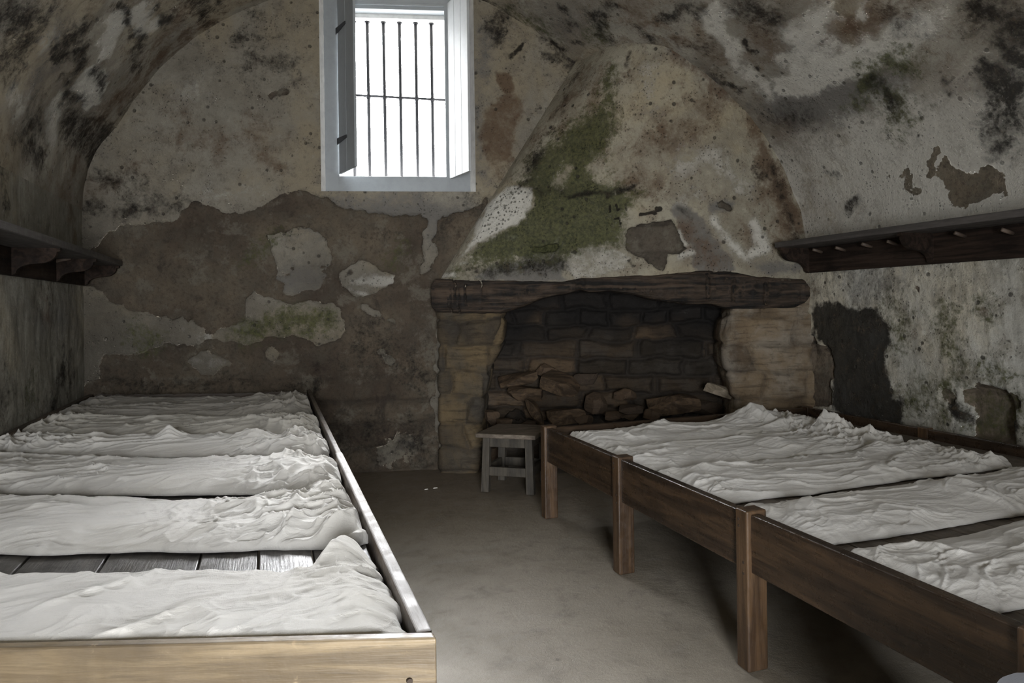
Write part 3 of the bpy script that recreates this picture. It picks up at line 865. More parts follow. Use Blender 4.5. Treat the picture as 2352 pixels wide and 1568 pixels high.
    A[:, 2] = np.maximum(A[:, 2], sstep(.5, .72, n1) * .6 * sstep(.5, -.5, F[:, 0]))
    A[:, 7] = fbm(F, 5, 3, 5)
    dep = .05 * (fbm(F, 1.2, 4, 77) - .5) + .016 * (fbm(F, 7, 4, 78) - .5) + .006 * (fbm(F * np.array([1, .4, 1]), 22, 3, 79) - .5)
    ss = np.repeat(s, len(ys)); edge = np.minimum(ss, s[-1] - ss)
    dep *= sstep(0, .2, edge)
    F = F + np.stack([np.repeat(Nn[:, 0], len(ys)), np.zeros(len(F)), np.repeat(Nn[:, 1], len(ys))], -1) * dep[:, None]
    return tag(grid_mesh('ceiling', F.reshape(P.shape), M['vault'], None, None, AT(A)), kind='structure')


make_vault()

# ---- front wall behind the viewpoint with its doorway (daylight comes in there) --------------
DOOR = (-1.0, .25, 2.05)          # x0, x1, height


def make_front_wall():
    bm = bmesh.new()
    y0, y1 = YB - .35, YB
    box(bm, -1.7, DOOR[0], y0, y1, -.05, 4.3, 0)
    box(bm, DOOR[1], 4.3, y0, y1, -.05, 4.3, 0)
    box(bm, DOOR[0], DOOR[1], y0, y1, DOOR[2], 4.3, 0)
    o = obj('wall_front', bm, M['reveal'])
    return tag(o, kind='structure')


make_front_wall()
portal('daylight_doorway', ((DOOR[0] + DOOR[1]) / 2, YB - .34, DOOR[2] / 2), (DOOR[1] - DOOR[0], DOOR[2]), (math.radians(90), 0, 0))

# ------------------------------------------------------------------ window
WX = np.array([1, EW_K, 0]) / math.hypot(1, EW_K)            # along the wall, to the right
WO = np.array([-EW_N[0], -EW_N[1], 0]) / np.linalg.norm(EW_N)  # into the room


def wp(x, z, dep=0.0):
    """point on the end wall at x, height z, dep metres behind the plaster face"""
    return Vector((x, ew_y(x), z)) - Vector(WO) * dep


def hit_dep(px, py, dep):
    P = EW_P - WO * dep
    p = on_plane(px, py, P, EW_N)
    q = p + WO * dep
    return q[0], q[2]        # x on the wall face and z


def wbox(bm, x0, x1, z0, z1, d0, d1, bevel=.004):
    c = [wp(x0, z0, d0), wp(x1, z0, d0), wp(x1, z0, d1), wp(x0, z0, d1), wp(x0, z1, d0), wp(x1, z1, d0), wp(x1, z1, d1), wp(x0, z1, d1)]
    hull_box(bm, c, bevel)


def make_window():
    FD = .07          # frame face depth behind the plaster
    xl, zb = hit_dep(750, 436, FD); xr, _ = hit_dep(1078, 440, FD)
    gl, gb = hit_dep(780, 404, FD); gr, _ = hit_dep(1025, 412, FD); _, gt = hit_dep(915, 22, FD)
    win = bpy.data.objects.new('window_1', None); COL.objects.link(win); win.location = wp((gl + gr) / 2, gb, FD)
    tag(win, kind='structure')
    # splayed plaster reveals, rough edged
    bm = bmesh.new()
    zt = WIN_T
    def quad_strip(a0, a1, b0, b1, n=40, m=6):
        g = []
        for i in range(n + 1):
            t = i / n; p = a0.lerp(a1, t); q = b0.lerp(b1, t)
            g.append([bm.verts.new(p.lerp(q, j / m) + Vector(WO) * (random.uniform(-.004, .006) if 0 < j < m else 0)) for j in range(m + 1)])
        for i in range(n):
            for j in range(m): bm.faces.new([g[i][j], g[i + 1][j], g[i + 1][j + 1], g[i][j + 1]])
    e = .0
    quad_strip(wp(WIN_L, WIN_B, 0), wp(WIN_L, zt, 0), wp(xl, WIN_B, FD + .02), wp(xl, zt, FD + .02))
    quad_strip(wp(WIN_R, WIN_B, 0), wp(WIN_R, zt, 0), wp(xr, WIN_B, FD + .02), wp(xr, zt, FD + .02))
    quad_strip(wp(WIN_L, WIN_B, 0), wp(WIN_R, WIN_B, 0), wp(WIN_L, WIN_B + .004, FD + .3), wp(WIN_R, WIN_B + .004, FD + .3))
    quad_strip(wp(WIN_L, zt, 0), wp(WIN_R, zt, 0), wp(WIN_L, zt, FD + .3), wp(WIN_R, zt, FD + .3))
    obj('window_reveal', bm, M['reveal'], win, True)
    # frame
    bm = bmesh.new(); B = .10
    wbox(bm, xl - .03, gl, WIN_B, zt, FD, FD + B)
    wbox(bm, gr, xr + .03, WIN_B, zt, FD, FD + B)
    wbox(bm, gl - .01, gr + .01, WIN_B - .02, gb, FD, FD + B)
    wbox(bm, gl - .01, gr + .01, gt, zt, FD, FD + B)
    wbox(bm, gl - .0, gr, gt + .03, gt + .05, FD - .012, FD + .01, .003)
    obj('window_frame', bm, M['frame_shade_paint'], win)
    # outer masonry of the opening, daylight beyond
    bm = bmesh.new(); D1 = FD + B; D2 = FD + .42
    wbox(bm, xl - .3, gl - .02, WIN_B - .1, zt + .1, D1, D2, 0)
    wbox(bm, gr + .0, xr + .3, WIN_B - .1, zt + .1, D1, D2, 0)
    wbox(bm, xl - .3, xr + .3, WIN_B - .3, gb - .01, D1, D2, 0)
    wbox(bm, xl - .3, xr + .3, gt - .035, zt + .25, D1, D2, 0)
    obj('window_outer_reveal', bm, M['reveal'], win)
    # bars
    BD = FD + .18
    bm = bmesh.new()
    tops = [(812, 25), (843, 27), (880, 30), (917, 33), (954, 36), (990, 39)]
    bots = [(815, 408), (850, 410), (887, 411), (923, 412), (960, 413), (996, 414)]
    for k, (a, b) in enumerate(zip(tops, bots)):
        bm = bmesh.new()
        x0, z0 = hit_dep(*b, BD); x1, z1 = hit_dep(*a, BD)
        cyl(bm, wp(x0, gb - .03, BD), wp(x1, gt + .0, BD), .014)
        cyl(bm, wp(x1, gt - .045, BD), wp(x1, gt - .03, BD), .023)
        xm, zm = hit_dep(a[0] * .5 + b[0] * .5, 221 + k * 1.6, BD)
        cyl(bm, wp(xm, zm - .014, BD), wp(xm, zm + .014, BD), .019)
        obj('window_bar', bm, M['iron'], win, True)
    bm = bmesh.new()
    x0, z0 = hit_dep(790, 217, BD); x1, z1 = hit_dep(1030, 230, BD)
    cyl(bm, wp(gl, z0, BD), wp(gr + .01, z1, BD), .0105)
    obj('window_crossbar', bm, M['iron'], win, True)

    # shutters: boards swung into the room
    def shutter(hx, free_px, free_bot, hinge_bot, mat, label, boards, nails, hinges, face):
        # hinge line at wall x hx, depth FD ; the free edge stands out into the room
        xh, zh = hit_dep(*hinge_bot, FD - .01)
        r = empty('window_shutter', tuple(wp(xh, zh, FD - .01)), label, 'shutter')
        # free edge: same bottom height, on the sight line of free_bot
        p = on_z(*free_bot, zh)
        h = np.array(wp(xh, zh, FD - .01))
        d = p - h; Lw = np.linalg.norm(d[:2]); d = d / Lw; nn = Vector((-d[1], d[0], 0))
        zt2 = gt + .06
        th = .022
        for k in range(boards):
            bm = bmesh.new()
            a = h + d * (Lw * k / boards + .0018); b = h + d * (Lw * (k + 1) / boards - .0018)
            a = Vector((a[0], a[1], 0)); b = Vector((b[0], b[1], 0))
            c = [a - nn * th / 2, b - nn * th / 2, b + nn * th / 2, a + nn * th / 2]
            hull_box(bm, [(v.x, v.y, zh) for v in c] + [(v.x, v.y, zt2) for v in c], .0025)
            obj('shutter_board', bm, mat, r)
        hv = Vector(h)
        for zz in nails:
            for k in range(boards):
                bm = bmesh.new()
                c = hv + Vector(d) * (Lw * (k + .5) / boards) + Vector((0, 0, zz - zh + .012 * k))
                cyl(bm, c + nn * face * (th / 2 - .002), c + nn * face * (th / 2 + .002), .0055, seg=8)
                obj('nail', bm, M['iron'], r)
        for zz in hinges:
            bm = bmesh.new()
            a = hv + Vector((0, 0, zz - zh)) + nn * face * (th / 2 + .004) - Vector(d) * .03
            b = hv + Vector((0, 0, zz - zh + .0)) + nn * face * (th / 2 + .004) + Vector(d) * (Lw * .55)
            q = nn * .004
            hull_box(bm, [a - q + Vector((0, 0, -.028)), b - q + Vector((0, 0, -.012)), b + q + Vector((0, 0, -.012)), a + q + Vector((0, 0, -.028)),
                          a - q + Vector((0, 0, .028)), b - q + Vector((0, 0, .012)), b + q + Vector((0, 0, .012)), a + q + Vector((0, 0, .028))], .002)
            obj('hinge', bm, M['iron'], r)
        return r
    _, zA = hit_dep(775, 325, FD); _, zB = hit_dep(765, 72, FD)
    shutter(None, None, (818, 382), (782, 400), M['frame_shade_paint'], 'wooden shutter coloured grey as in shade with black strap hinges at the left side of the window', 2, [], [zA, zB], -1)
    _, zA = hit_dep(1050, 325, FD); _, zB = hit_dep(1050, 90, FD)
    shutter(None, None, (1080, 393), (1035, 411), M['lit_paint'], 'boarded shutter coloured white as if lit standing open at the right side of the window', 3, [zA, zB], [], 1)
    c = wp((gl + gr) / 2, (gb + gt) / 2, D2 + .01)
    po = portal('daylight_window', c, (gr - gl + .5, gt - gb + .1), (0, 0, 0))
    z = -Vector(WO); x = Vector(WX); y = z.cross(x)      # local +z points out, light falls along -z into the room
    po.matrix_world = Matrix.Translation(c) @ Matrix((x, y, z)).transposed().to_4x4()


make_window()

# ------------------------------------------------------------------ fireplace
fire = empty('fireplace', (FP0[0] + FP_D[0] * 1.3, FP0[1] + FP_D[1] * 1.3, 0),
             'stone fireplace with a charred timber lintel and a tall mossy plaster hood', 'fireplace')
TOP_PX = [(990, 640), (1060, 641), (1216, 642), (1290, 647), (1328, 638), (1452, 632), (1540, 628), (1608, 620), (1680, 622), (1740, 634), (1847, 640), (1862, 650)]
BOT_PX = [(992, 718), (1060, 720), (1148, 720), (1200, 704), (1248, 684), (1304, 674), (1332, 665), (1352, 670), (1400, 668), (1456, 676), (1500, 688), (1584, 699), (1632, 698), (1680, 710), (1827, 708), (1862, 690)]
LOFF = .06      # lintel stands this far in front of the jambs


def make_lintel():
    n = 420
    pxs = np.linspace(990, 1860, n)
    tp = np.interp(pxs, [p[0] for p in TOP_PX], [p[1] for p in TOP_PX]); bt = np.interp(pxs, [p[0] for p in BOT_PX], [p[1] for p in BOT_PX])
    m = 64; P = np.zeros((n, m + 1, 3))
    for i in range(n):
        a = hit_front(pxs[i], tp[i], LOFF); b = hit_front(pxs[i], bt[i], LOFF)
        c = (a + b) / 2; hz = (a[2] - b[2]) / 2; dy = .30
        endf = min(1, min(i, n - 1 - i) / 6 + .25)
        for j in range(m + 1):
            t = 2 * math.pi * j / m
            ex = 2 / 7.
            u = math.copysign(abs(math.cos(t)) ** ex, math.cos(t)); w = math.copysign(abs(math.sin(t)) ** ex, math.sin(t))
            off = (1 + u) * dy / 2           # 0 front, dy back (u=1 back)
            q = c.copy(); q[:2] -= FP_Nn * off; q[2] += hz * w * (endf ** .35)
            P[i, j] = q
    F = P.reshape(-1, 3)
    Fs = F.copy(); al = (F[:, :2] - FP0) @ FP_D
    G = np.stack([al * 1.2, F[:, 2] * 14, F[:, 1] * 3], -1)
    G[:, 2] = (F[:, :2] - FP0) @ FP_Nn * 10; G[:, 0] *= .7
    d = .04 * (fbm(G, 1.0, 4, 40) - .5) + .03 * (fbm(F, 5, 4, 41) - .5) - .016 * sstep(.8, .97, ridged(G, 1.6, 2, 47))
    for px, z0, z1, w in ((1033, .0, .5, .006), (1052, .0, .5, .005), (1043, .4, 1, .007), (1066, .3, .8, .006), (1104, .7, 1, .006), (1627, .3, 1, .008), (1686, .2, .8, .006), (1760, .1, .7, .01)):
        g = hit_front(px, 670, LOFF); ag = (g[:2] - FP0) @ FP_D
        tz = (F[:, 2] - 1.33) / .26
        d -= .03 * np.exp(-((al - ag + .01 * np.sin(F[:, 2] * 60)) / w) ** 2) * sstep(z0 - .1, z0, tz) * sstep(z1 + .1, z1, tz)
    d += .02 * (ridged(G * np.array([1, 2.5, 1]), 3.0, 2, 49) - .5)
    F[:, :2] += FP_Nn * d[:, None]
    F[:, 2] += .012 * (fbm(F, 9, 3, 43) - .5)
    P = F.reshape(P.shape); P[:, -1] = P[:, 0]
    A = np.zeros((len(F), 9))
    o = grid_mesh('lintel', P, M['lintel'], fire, None, AT(A))
    # close the ends
    bm = bmesh.new(); bm.from_mesh(o.data)
    bmesh.ops.remove_doubles(bm, verts=bm.verts, dist=1e-5)
    bmesh.ops.holes_fill(bm, edges=[e for e in bm.edges if e.is_boundary])
    bm.to_mesh(o.data); bm.free()
    tag(o, 'charred dark timber lintel')


make_lintel()


def make_jamb(inner, side, seed):
    """side -1: left jamb (outer edge on the left), +1: right jamb. inner: px list of the opening edge top to bottom."""
    zs = np.arange(-.03, 1.45, .012)
    iz = []
    for p in inner:
        q = hit_front(*p); iz.append((q[2], (q[:2] - FP0) @ FP_D))
    iz.sort(); iz = np.array(iz)
    al_in = np.interp(zs, iz[:, 0], iz[:, 1])
    if side < 0: al_out = np.full_like(zs, .02)
    else: al_out = np.full_like(zs, np.linalg.norm(FP1 - FP0) + .02)
    rows = []
    D = .48; cr = .035
    for z, ai, ao in zip(zs, al_in, al_out):
        s = 1 if side < 0 else -1
        pts = []       # (along, depth) depth positive away from the room
        for t in np.linspace(0, 1, 14): pts.append((ao, .30 * (1 - t)))
        w = (ai - ao) * s - cr
        for t in np.linspace(0, 1, 46)[1:]: pts.append((ao + s * w * t, 0))
        for a in np.linspace(0, math.pi / 2, 8)[1:]: pts.append((ai - s * cr + s * cr * math.sin(a), cr - cr * math.cos(a)))
        for t in np.linspace(0, 1, 36)[1:]: pts.append((ai - s * .02 * t, cr + (D - cr) * t))
        rows.append(pts)
    R = np.array(rows)
    al, de = R[..., 0], R[..., 1]
    P = np.zeros(R.shape[:2] + (3,))
    P[..., :2] = FP0 + FP_D * al[..., None] - FP_Nn * de[..., None]
    P[..., 2] = zs[:, None]
    F = P.reshape(-1, 3)
    u = (al + de).ravel()
    u = u + .12 * (fbm(F, 3, 3, seed + 7) - .5); zz = F[:, 2] + .10 * (fbm(F, 3.2, 3, seed + 8) - .5)
    d, rid, row = courses(u, zz, seed, .21, .34, .3)
    A = np.zeros((len(F), 9))
    A[:, 6] = np.clip(1 - d / .02, 0, 1) * .55 * sstep(.35, .6, fbm(F, 6, 3, seed + 3)); A[:, 7] = np.clip(rid + 1.2 * (fbm(F, 6, 3, seed + 4) - .5), 0, 1)
    A[:, 8] = sstep(.15, .45, de.ravel()) * sstep(.3, 1.2, F[:, 2]) * .9
    bul = np.clip(d / .03, 0, 1) * .025 + .03 * (fbm(F, 5, 4, seed) - .5) + .012 * (fbm(F, 20, 3, seed + 1) - .5)
    gx = np.gradient(P, axis=1).reshape(-1, 3); gz = np.array([0, 0, 1.])
    nrm = np.cross(gx, gz); nrm /= np.linalg.norm(nrm, axis=1)[:, None] + 1e-9
    if side > 0: nrm = -nrm
    F = F + nrm * bul[:, None]
    return grid_mesh('jamb', F.reshape(P.shape), M['jamb' if side < 0 else 'jamb_pale'], fire, None, AT(A))


LJ = [(1150, 705), (1150, 740), (1147, 790), (1135, 815), (1120, 840), (1112, 880), (1104, 920), (1103, 975), (1105, 1010), (1098, 1050), (1100, 1090)]
RJ = [(1692, 700), (1685, 712), (1670, 735), (1664, 770), (1666, 820), (1672, 855), (1682, 880), (1690, 920), (1690, 960), (1690, 1080)]
make_jamb(LJ, -1, 301)
make_jamb(RJ, 1, 317)


def make_firebox():
    L = np.linalg.norm(FP1 - FP0)
    D = .52
    a0, a1 = .1, L - .05
    als = np.arange(a0, a1, .012); zs = np.arange(-.02, 1.75, .012)
    Aa, Z = np.meshgrid(als, zs, indexing='ij')
    P = np.zeros(Aa.shape + (3,)); P[..., :2] = FP0 + FP_D * Aa[..., None] - FP_Nn * D; P[..., 2] = Z
    F = P.reshape(-1, 3)
    uu = Aa.ravel() + .12 * (fbm(F, 3, 3, 410) - .5); zz = F[:, 2] + .09 * (fbm(F, 3.5, 3, 411) - .5)
    d, rid, row = courses(uu, zz, 402, .15, .36, .5)
    A = np.zeros((len(F), 9))
    A[:, 6] = np.clip(1 - d / .022, 0, 1); A[:, 7] = rid ** 1.5
    A[:, 8] = np.clip(sstep(.85, 1.3, F[:, 2] + .5 * (fbm(F, 3, 3, 9) - .5)), .0, .95)
    r2 = _hash((rid * 997).astype(np.int64), row, row * 0, 5)
    bul = np.clip(d / .03, 0, 1) ** .6 * (.04 + .05 * r2) + .045 * (fbm(F, 6, 4, 403) - .5) - .02 * (ridged(F * np.array([1, 1, 2.2]), 6, 2, 408) - .4) + .015 * (fbm(F * np.array([1, 1, 3]), 12, 3, 404) - .5)
    F[:, :2] += FP_Nn * bul[:, None]
    grid_mesh('firebox_back', F.reshape(P.shape), M['firebox'], fire, None, AT(A))
    # chimney throat behind the hood: closing walls so that the flue is dark
    bm = bmesh.new()
    def pt(a, d_, z): q = FP0 + FP_D * a - FP_Nn * d_; return (q[0], q[1], z)
    for quad in ([(a0, .1, 1.6), (a0, D + .05, 1.6), (a0, D + .05, -.02), (a0, .1, -.02)],):
        bm.faces.new([bm.verts.new(pt(*q)) for q in quad])
    bm.faces.new([bm.verts.new(pt(*q)) for q in [(a0, D, 1.7), (L + .3, D, 1.7), (L + .3, D + .02, 4.0), (a0, D + .02, 4.0)]])
    obj('chimney_throat', bm, plain('soot_black', (.012, .011, .01), .95), fire)


make_firebox()

# hood
HT = [(1322, 143), (1342, 133), (1362, 124), (1385, 114), (1410, 105), (1440, 99), (1470, 97), (1500, 98), (1530, 103), (1562, 122), (1600, 150), (1635, 178), (1668, 207), (1700, 240), (1730, 277), (1757, 315), (1780, 352), (1803, 396), (1822, 440), (1838, 480), (1848, 530), (1853, 570), (1858, 600)]
HB = [(1008, 640), (1022, 642), (1050, 643), (1100, 644), (1160, 645), (1230, 645), (1300, 648), (1360, 640), (1420, 637), (1500, 634), (1560, 632), (1615, 628), (1660, 628), (1700, 630), (1735, 638), (1765, 640), (1790, 642), (1810, 643), (1826, 644), (1838, 645), (1848, 646), (1855, 647), (1860, 648)]


def hood_pts():
    T, B = [], []
    for k, (t, b) in enumerate(zip(HT, HB)):
        if k < 1: T.append(hit_end(*t))
        else:
            v = hit_vault(*t); T.append(v)
        B.append(hit_front(*b, .03 if k > 1 else -.0))
    B[0] = hit_end(1012, 640)
    return np.array(T), np.array(B)


HTp, HBp = hood_pts()


def make_hood():
    def resample(A, n):
        s = np.linspace(0, 1, len(A)); t = np.linspace(0, 1, n)
        o = np.stack([np.interp(t, s, A[:, k]) for k in range(3)], -1)
        for _ in range(2):
            k = max(3, n // 40) | 1
            pad = np.pad(o, ((k // 2, k // 2), (0, 0)), mode='reflect', reflect_type='odd')
            o2 = np.stack([np.convolve(pad[:, j], np.ones(k) / k, 'valid') for j in range(3)], -1)
            o2[0], o2[-1] = o[0], o[-1]; o = o2
        return o
    n, m = 330, 230
    T = resample(HTp, n); B = resample(HBp, n)
    v = np.linspace(-.03, 1.06, m)
    P = B[:, None] * (1 - v[None, :, None]) + T[:, None] * v[None, :, None]
    F = P.reshape(-1, 3)

    BB = bvh_from_grid(P)

    def hit(px, py):
        d = Vector(ray(px, py)); dn = d.normalized()
        loc, nr, ix, ds = BB.ray_cast(Vector(O3), dn)
        if loc is None: return hit_front(px, py, .03)
        return np.array(loc)
    S = [
        ('p', 'moss', .95, .10, [(1395, 225), (1425, 300), (1395, 350), (1400, 420), (1475, 445), (1440, 500), (1425, 560), (1300, 590), (1220, 600), (1085, 610), (1060, 580), (1150, 500), (1180, 420), (1240, 340), (1330, 270)]),
        ('s', 'moss', .75, .08, .1, [(1400, 170), (1385, 260)]), ('s', 'moss', .6, .1, .12, [(1100, 600), (1050, 620)]),
        ('s', 'moss', -.8, .08, .08, [(1370, 390)]), ('s', 'moss', -.7, .05, .05, [(1300, 390), (1278, 420)]), ('s', 'white', .5, .05, .05, [(1370, 392)]),
        ('s', 'dark', .66, .10, .12, [(1240, 360), (1200, 420)]), ('s', 'dark', .55, .06, .08, [(1200, 420), (1240, 440), (1300, 430)]),
        ('s', 'dark', .75, .02, .02, [(1300, 452), (1380, 440), (1420, 442), (1465, 430)]), ('s', 'dark', .7, .03, .02, [(1395, 446), (1425, 440)]),
        ('p', 'moss', -1, .03, [(1050, 590), (1125, 465), (1170, 425), (1215, 430), (1222, 470), (1190, 512), (1130, 545), (1075, 575)]),
        ('p', 'white', 1, .03, [(1060, 585), (1125, 465), (1170, 425), (1215, 430), (1222, 470), (1190, 512), (1130, 545), (1090, 562)]),
        ('s', 'white', .75, .04, .03, [(1110, 548), (1185, 540)]), ('s', 'white', .7, .02, .015, [(1270, 575), (1285, 545)]), ('s', 'white', .65, .02, .02, [(1060, 600), (1110, 600), (1150, 590)]),
        ('s', 'grey', .8, .08, .08, [(1220, 590), (1280, 570)]), ('s', 'loss', .9, .03, .02, [(1230, 572), (1275, 570)]),
        ('s', 'rust', .62, .10, .12, [(1345, 160), (1300, 230), (1240, 320)]), ('s', 'dark', .5, .05, .06, [(1330, 165), (1260, 290)]),
        ('s', 'rust', .5, .06, .08, [(1450, 150), (1440, 180)]), ('s', 'dark', .7, .03, .04, [(1448, 122), (1440, 150)]),
        ('s', 'white', .56, .14, .12, [(1560, 380), (1640, 360), (1700, 420)]), ('s', 'white', .52, .12, .12, [(1600, 440), (1560, 480)]), ('s', 'white', .5, .1, .1, [(1490, 150), (1500, 250)]),
        ('s', 'rust', .85, .08, .07, [(1722, 275), (1750, 330), (1775, 400), (1800, 460), (1830, 520)]), ('s', 'rust', .75, .12, .1, [(1770, 400), (1790, 470), (1810, 540)]), ('s', 'dark', .6, .05, .06, [(1775, 385), (1800, 470), (1840, 580)]), ('s', 'dark', .62, .05, .06, [(1740, 400), (1770, 410)]),
        ('s', 'rust', .6, .10, .1, [(1560, 120), (1640, 200), (1680, 230)]), ('s', 'grey', .6, .05, .04, [(1540, 108), (1600, 155), (1668, 215)]), ('s', 'rust', .6, .14, .14, [(1520, 300), (1540, 350)]), ('s', 'rust', .55, .14, .14, [(1450, 420), (1500, 430)]),
        ('s', 'rust', .5, .10, .12, [(1690, 500), (1740, 560)]),
        ('p', 'loss', 1, .014, [(1435, 540), (1448, 522), (1500, 515), (1545, 512), (1560, 545), (1577, 572), (1560, 582), (1532, 580), (1520, 592), (1490, 590), (1462, 582), (1438, 574)]),
        ('p', 'grey', .95, .03, [(1538, 490), (1552, 466), (1580, 476), (1615, 505), (1640, 545), (1675, 590), (1700, 625), (1600, 630), (1585, 570), (1560, 520)]),
        ('s', 'dark', .62, .03, .03, [(1560, 480), (1590, 500)]),
        ('p', 'loss', .9, .014, [(1482, 592), (1530, 582), (1530, 600), (1520, 622), (1500, 612)]), ('s', 'dark', .85, .018, .012, [(1446, 600), (1455, 612)]),
        ('p', 'grey', .85, .02, [(1080, 640), (1130, 600), (1240, 598), (1300, 590), (1290, 620), (1310, 645), (1200, 648)]),
        ('p', 'white', .56, .02, [(1300, 575), (1340, 562), (1420, 568), (1450, 590), (1440, 620), (1400, 632), (1320, 640), (1294, 612)]),
        ('s', 'dark', .6, .08, .09, [(1090, 622), (1200, 612), (1290, 605)]), ('s', 'moss', .7, .06, .08, [(1080, 612), (1280, 598)]), ('s', 'rust', .6, .08, .08, [(1380, 170), (1350, 260)]), ('s', 'rust', .55, .2, .2, [(1620, 260), (1480, 330)]),
        ('s', 'dark', .55, .06, .07, [(1290, 250), (1215, 380), (1190, 430)]), ('s', 'rust', .6, .12, .12, [(1570, 520), (1640, 600)]), ('s', 'rust', .5, .2, .2, [(1300, 300), (1360, 330)]),
        ('s', 'white', .8, .05, .05, [(1640, 510), (1680, 560), (1720, 590), (1760, 570), (1730, 520)]), ('s', 'white', .8, .03, .03, [(1560, 535), (1575, 560)]), ('s', 'white', .7, .03, .03, [(1560, 590), (1590, 580)]),
        ('s', 'loss', .85, .03, .02, [(1660, 470), (1680, 480)]), ('s', 'grey', .8, .05, .04, [(1640, 480), (1680, 470)]), ('s', 'grey', .8, .06, .05, [(1750, 615), (1830, 612)]), ('s', 'white', .8, .035, .02, [(1020, 630), (1045, 630)]),
        ('s', 'rust', .8, .012, .012, [(1605, 365), (1600, 385), (1608, 395)]),
        # old painted marks and scratches
        ('s', 'dark', 1.2, .010, .008, [(1401, 470), (1402, 482)]), ('s', 'dark', 1.2, .010, .008, [(1418, 468), (1421, 480), (1425, 478)]), ('s', 'dark', 1.2, .010, .008, [(1440, 466), (1442, 482)]),
        ('s', 'dark', 1.3, .010, .008, [(1474, 493), (1498, 489), (1508, 493)]), ('s', 'dark', 1.3, .016, .008, [(1510, 484), (1519, 483)]), ('s', 'dark', 1.2, .009, .008, [(1414, 500), (1424, 498), (1425, 515)]), ('s', 'dark', 1.2, .009, .008, [(1393, 515), (1394, 525)]),
    ]
    # fine marks should not be bent: use little warp
    A = paint(F, hit, uv_xz, S, 55, .03)
    d, rid, row = courses(F[:, 0], F[:, 2], 58, .2, .3)
    A[:, 6] = np.clip(1 - d / .02, 0, 1) * .4; A[:, 7] = rid
    loss = sstep(.42, .58, A[:, 0])
    dep = .03 * (fbm(F, 1.7, 4, 60) - .5) + .012 * (fbm(F, 9, 4, 61) - .5) + .02 * (ridged(F, 16, 2, 62) - .5) * np.clip(A[:, 3] - .75, 0, 1) * 3 - loss * .03
    low = sstep(2.0, 1.75, F[:, 2]); dep += low * .03 * (fbm(F, 5, 4, 64) - .5)
    gx = np.gradient(P, axis=0).reshape(-1, 3); gv = np.gradient(P, axis=1).reshape(-1, 3)
    nr = np.cross(gx, gv); nr /= np.linalg.norm(nr, axis=1)[:, None] + 1e-9
    if nr[len(nr) // 2][1] > 0: nr = -nr
    ii = np.repeat(np.arange(n), m); dep *= np.clip(np.minimum(ii, n - 1 - ii) / 10, 0, 1)
    F = F + nr * dep[:, None]
    o = grid_mesh('hood', F.reshape(P.shape), M['hood'], fire, None, AT(A))
    tag(o, 'tapering plaster chimney hood stained green with moss')


def bvh_from_grid(P):
    from mathutils.bvhtree import BVHTree
    n, m = P.shape[:2]
    idx = np.arange(n * m).reshape(n, m)
    Q = np.stack([idx[:-1, :-1], idx[1:, :-1], idx[1:, 1:], idx[:-1, 1:]], -1).reshape(-1, 4)
    return BVHTree.FromPolygons([tuple(v) for v in P.reshape(-1, 3)], [tuple(int(i) for i in q) for q in Q])


make_hood()


# rubble and split logs lying in the hearth
def rock(name, c, size, rot, mat, label, seed, cat='stone', group=None, cuts=3, rough=.25):
    bm = bmesh.new()
    bmesh.ops.create_cube(bm, size=1.0)
    bmesh.ops.subdivide_edges(bm, edges=bm.edges[:], cuts=5, use_grid_fill=True)
    P = np.array([v.co[:] for v in bm.verts])
    # cut to a faceted lump
    rs = np.random.RandomState(seed)
    for k in range(9):
        n = rs.normal(size=3); n /= np.linalg.norm(n); d = .40 + .14 * rs.rand()
        over = P @ n - d; P = P - np.clip(over, 0, None)[:, None] * n
    P = P + rough * .25 * np.stack([fbm(P + seed, 3, 3, seed + k) - .5 for k in range(3)], -1)
    P = P * np.array(size)
    R = np.array(Matrix.Rotation(rot[2], 3, 'Z') @ Matrix.Rotation(rot[1], 3, 'Y') @ Matrix.Rotation(rot[0], 3, 'X'))
    P = P @ R.T
    for v, p in zip(bm.verts, P): v.co = p
    me = bpy.data.meshes.new(name); bmesh.ops.recalc_face_normals(bm, faces=bm.faces); bm.to_mesh(me); bm.free()
    a = me.color_attributes.new('wear_c', 'FLOAT_COLOR', 'POINT')
    C = np.ones((len(me.vertices), 4), np.float32); C[:, 0] = 0; C[:, 1] = rs.rand(); C[:, 2] = 0
    a.data.foreach_set('color', C.ravel())
    o = link_mesh(name, me, mat, None, False)
    o.location = c
    return tag(o, label, cat, group)


def hearth(px, py, dep):
    q = hit_front(px, py, -dep); return (q[0], q[1], q[2])


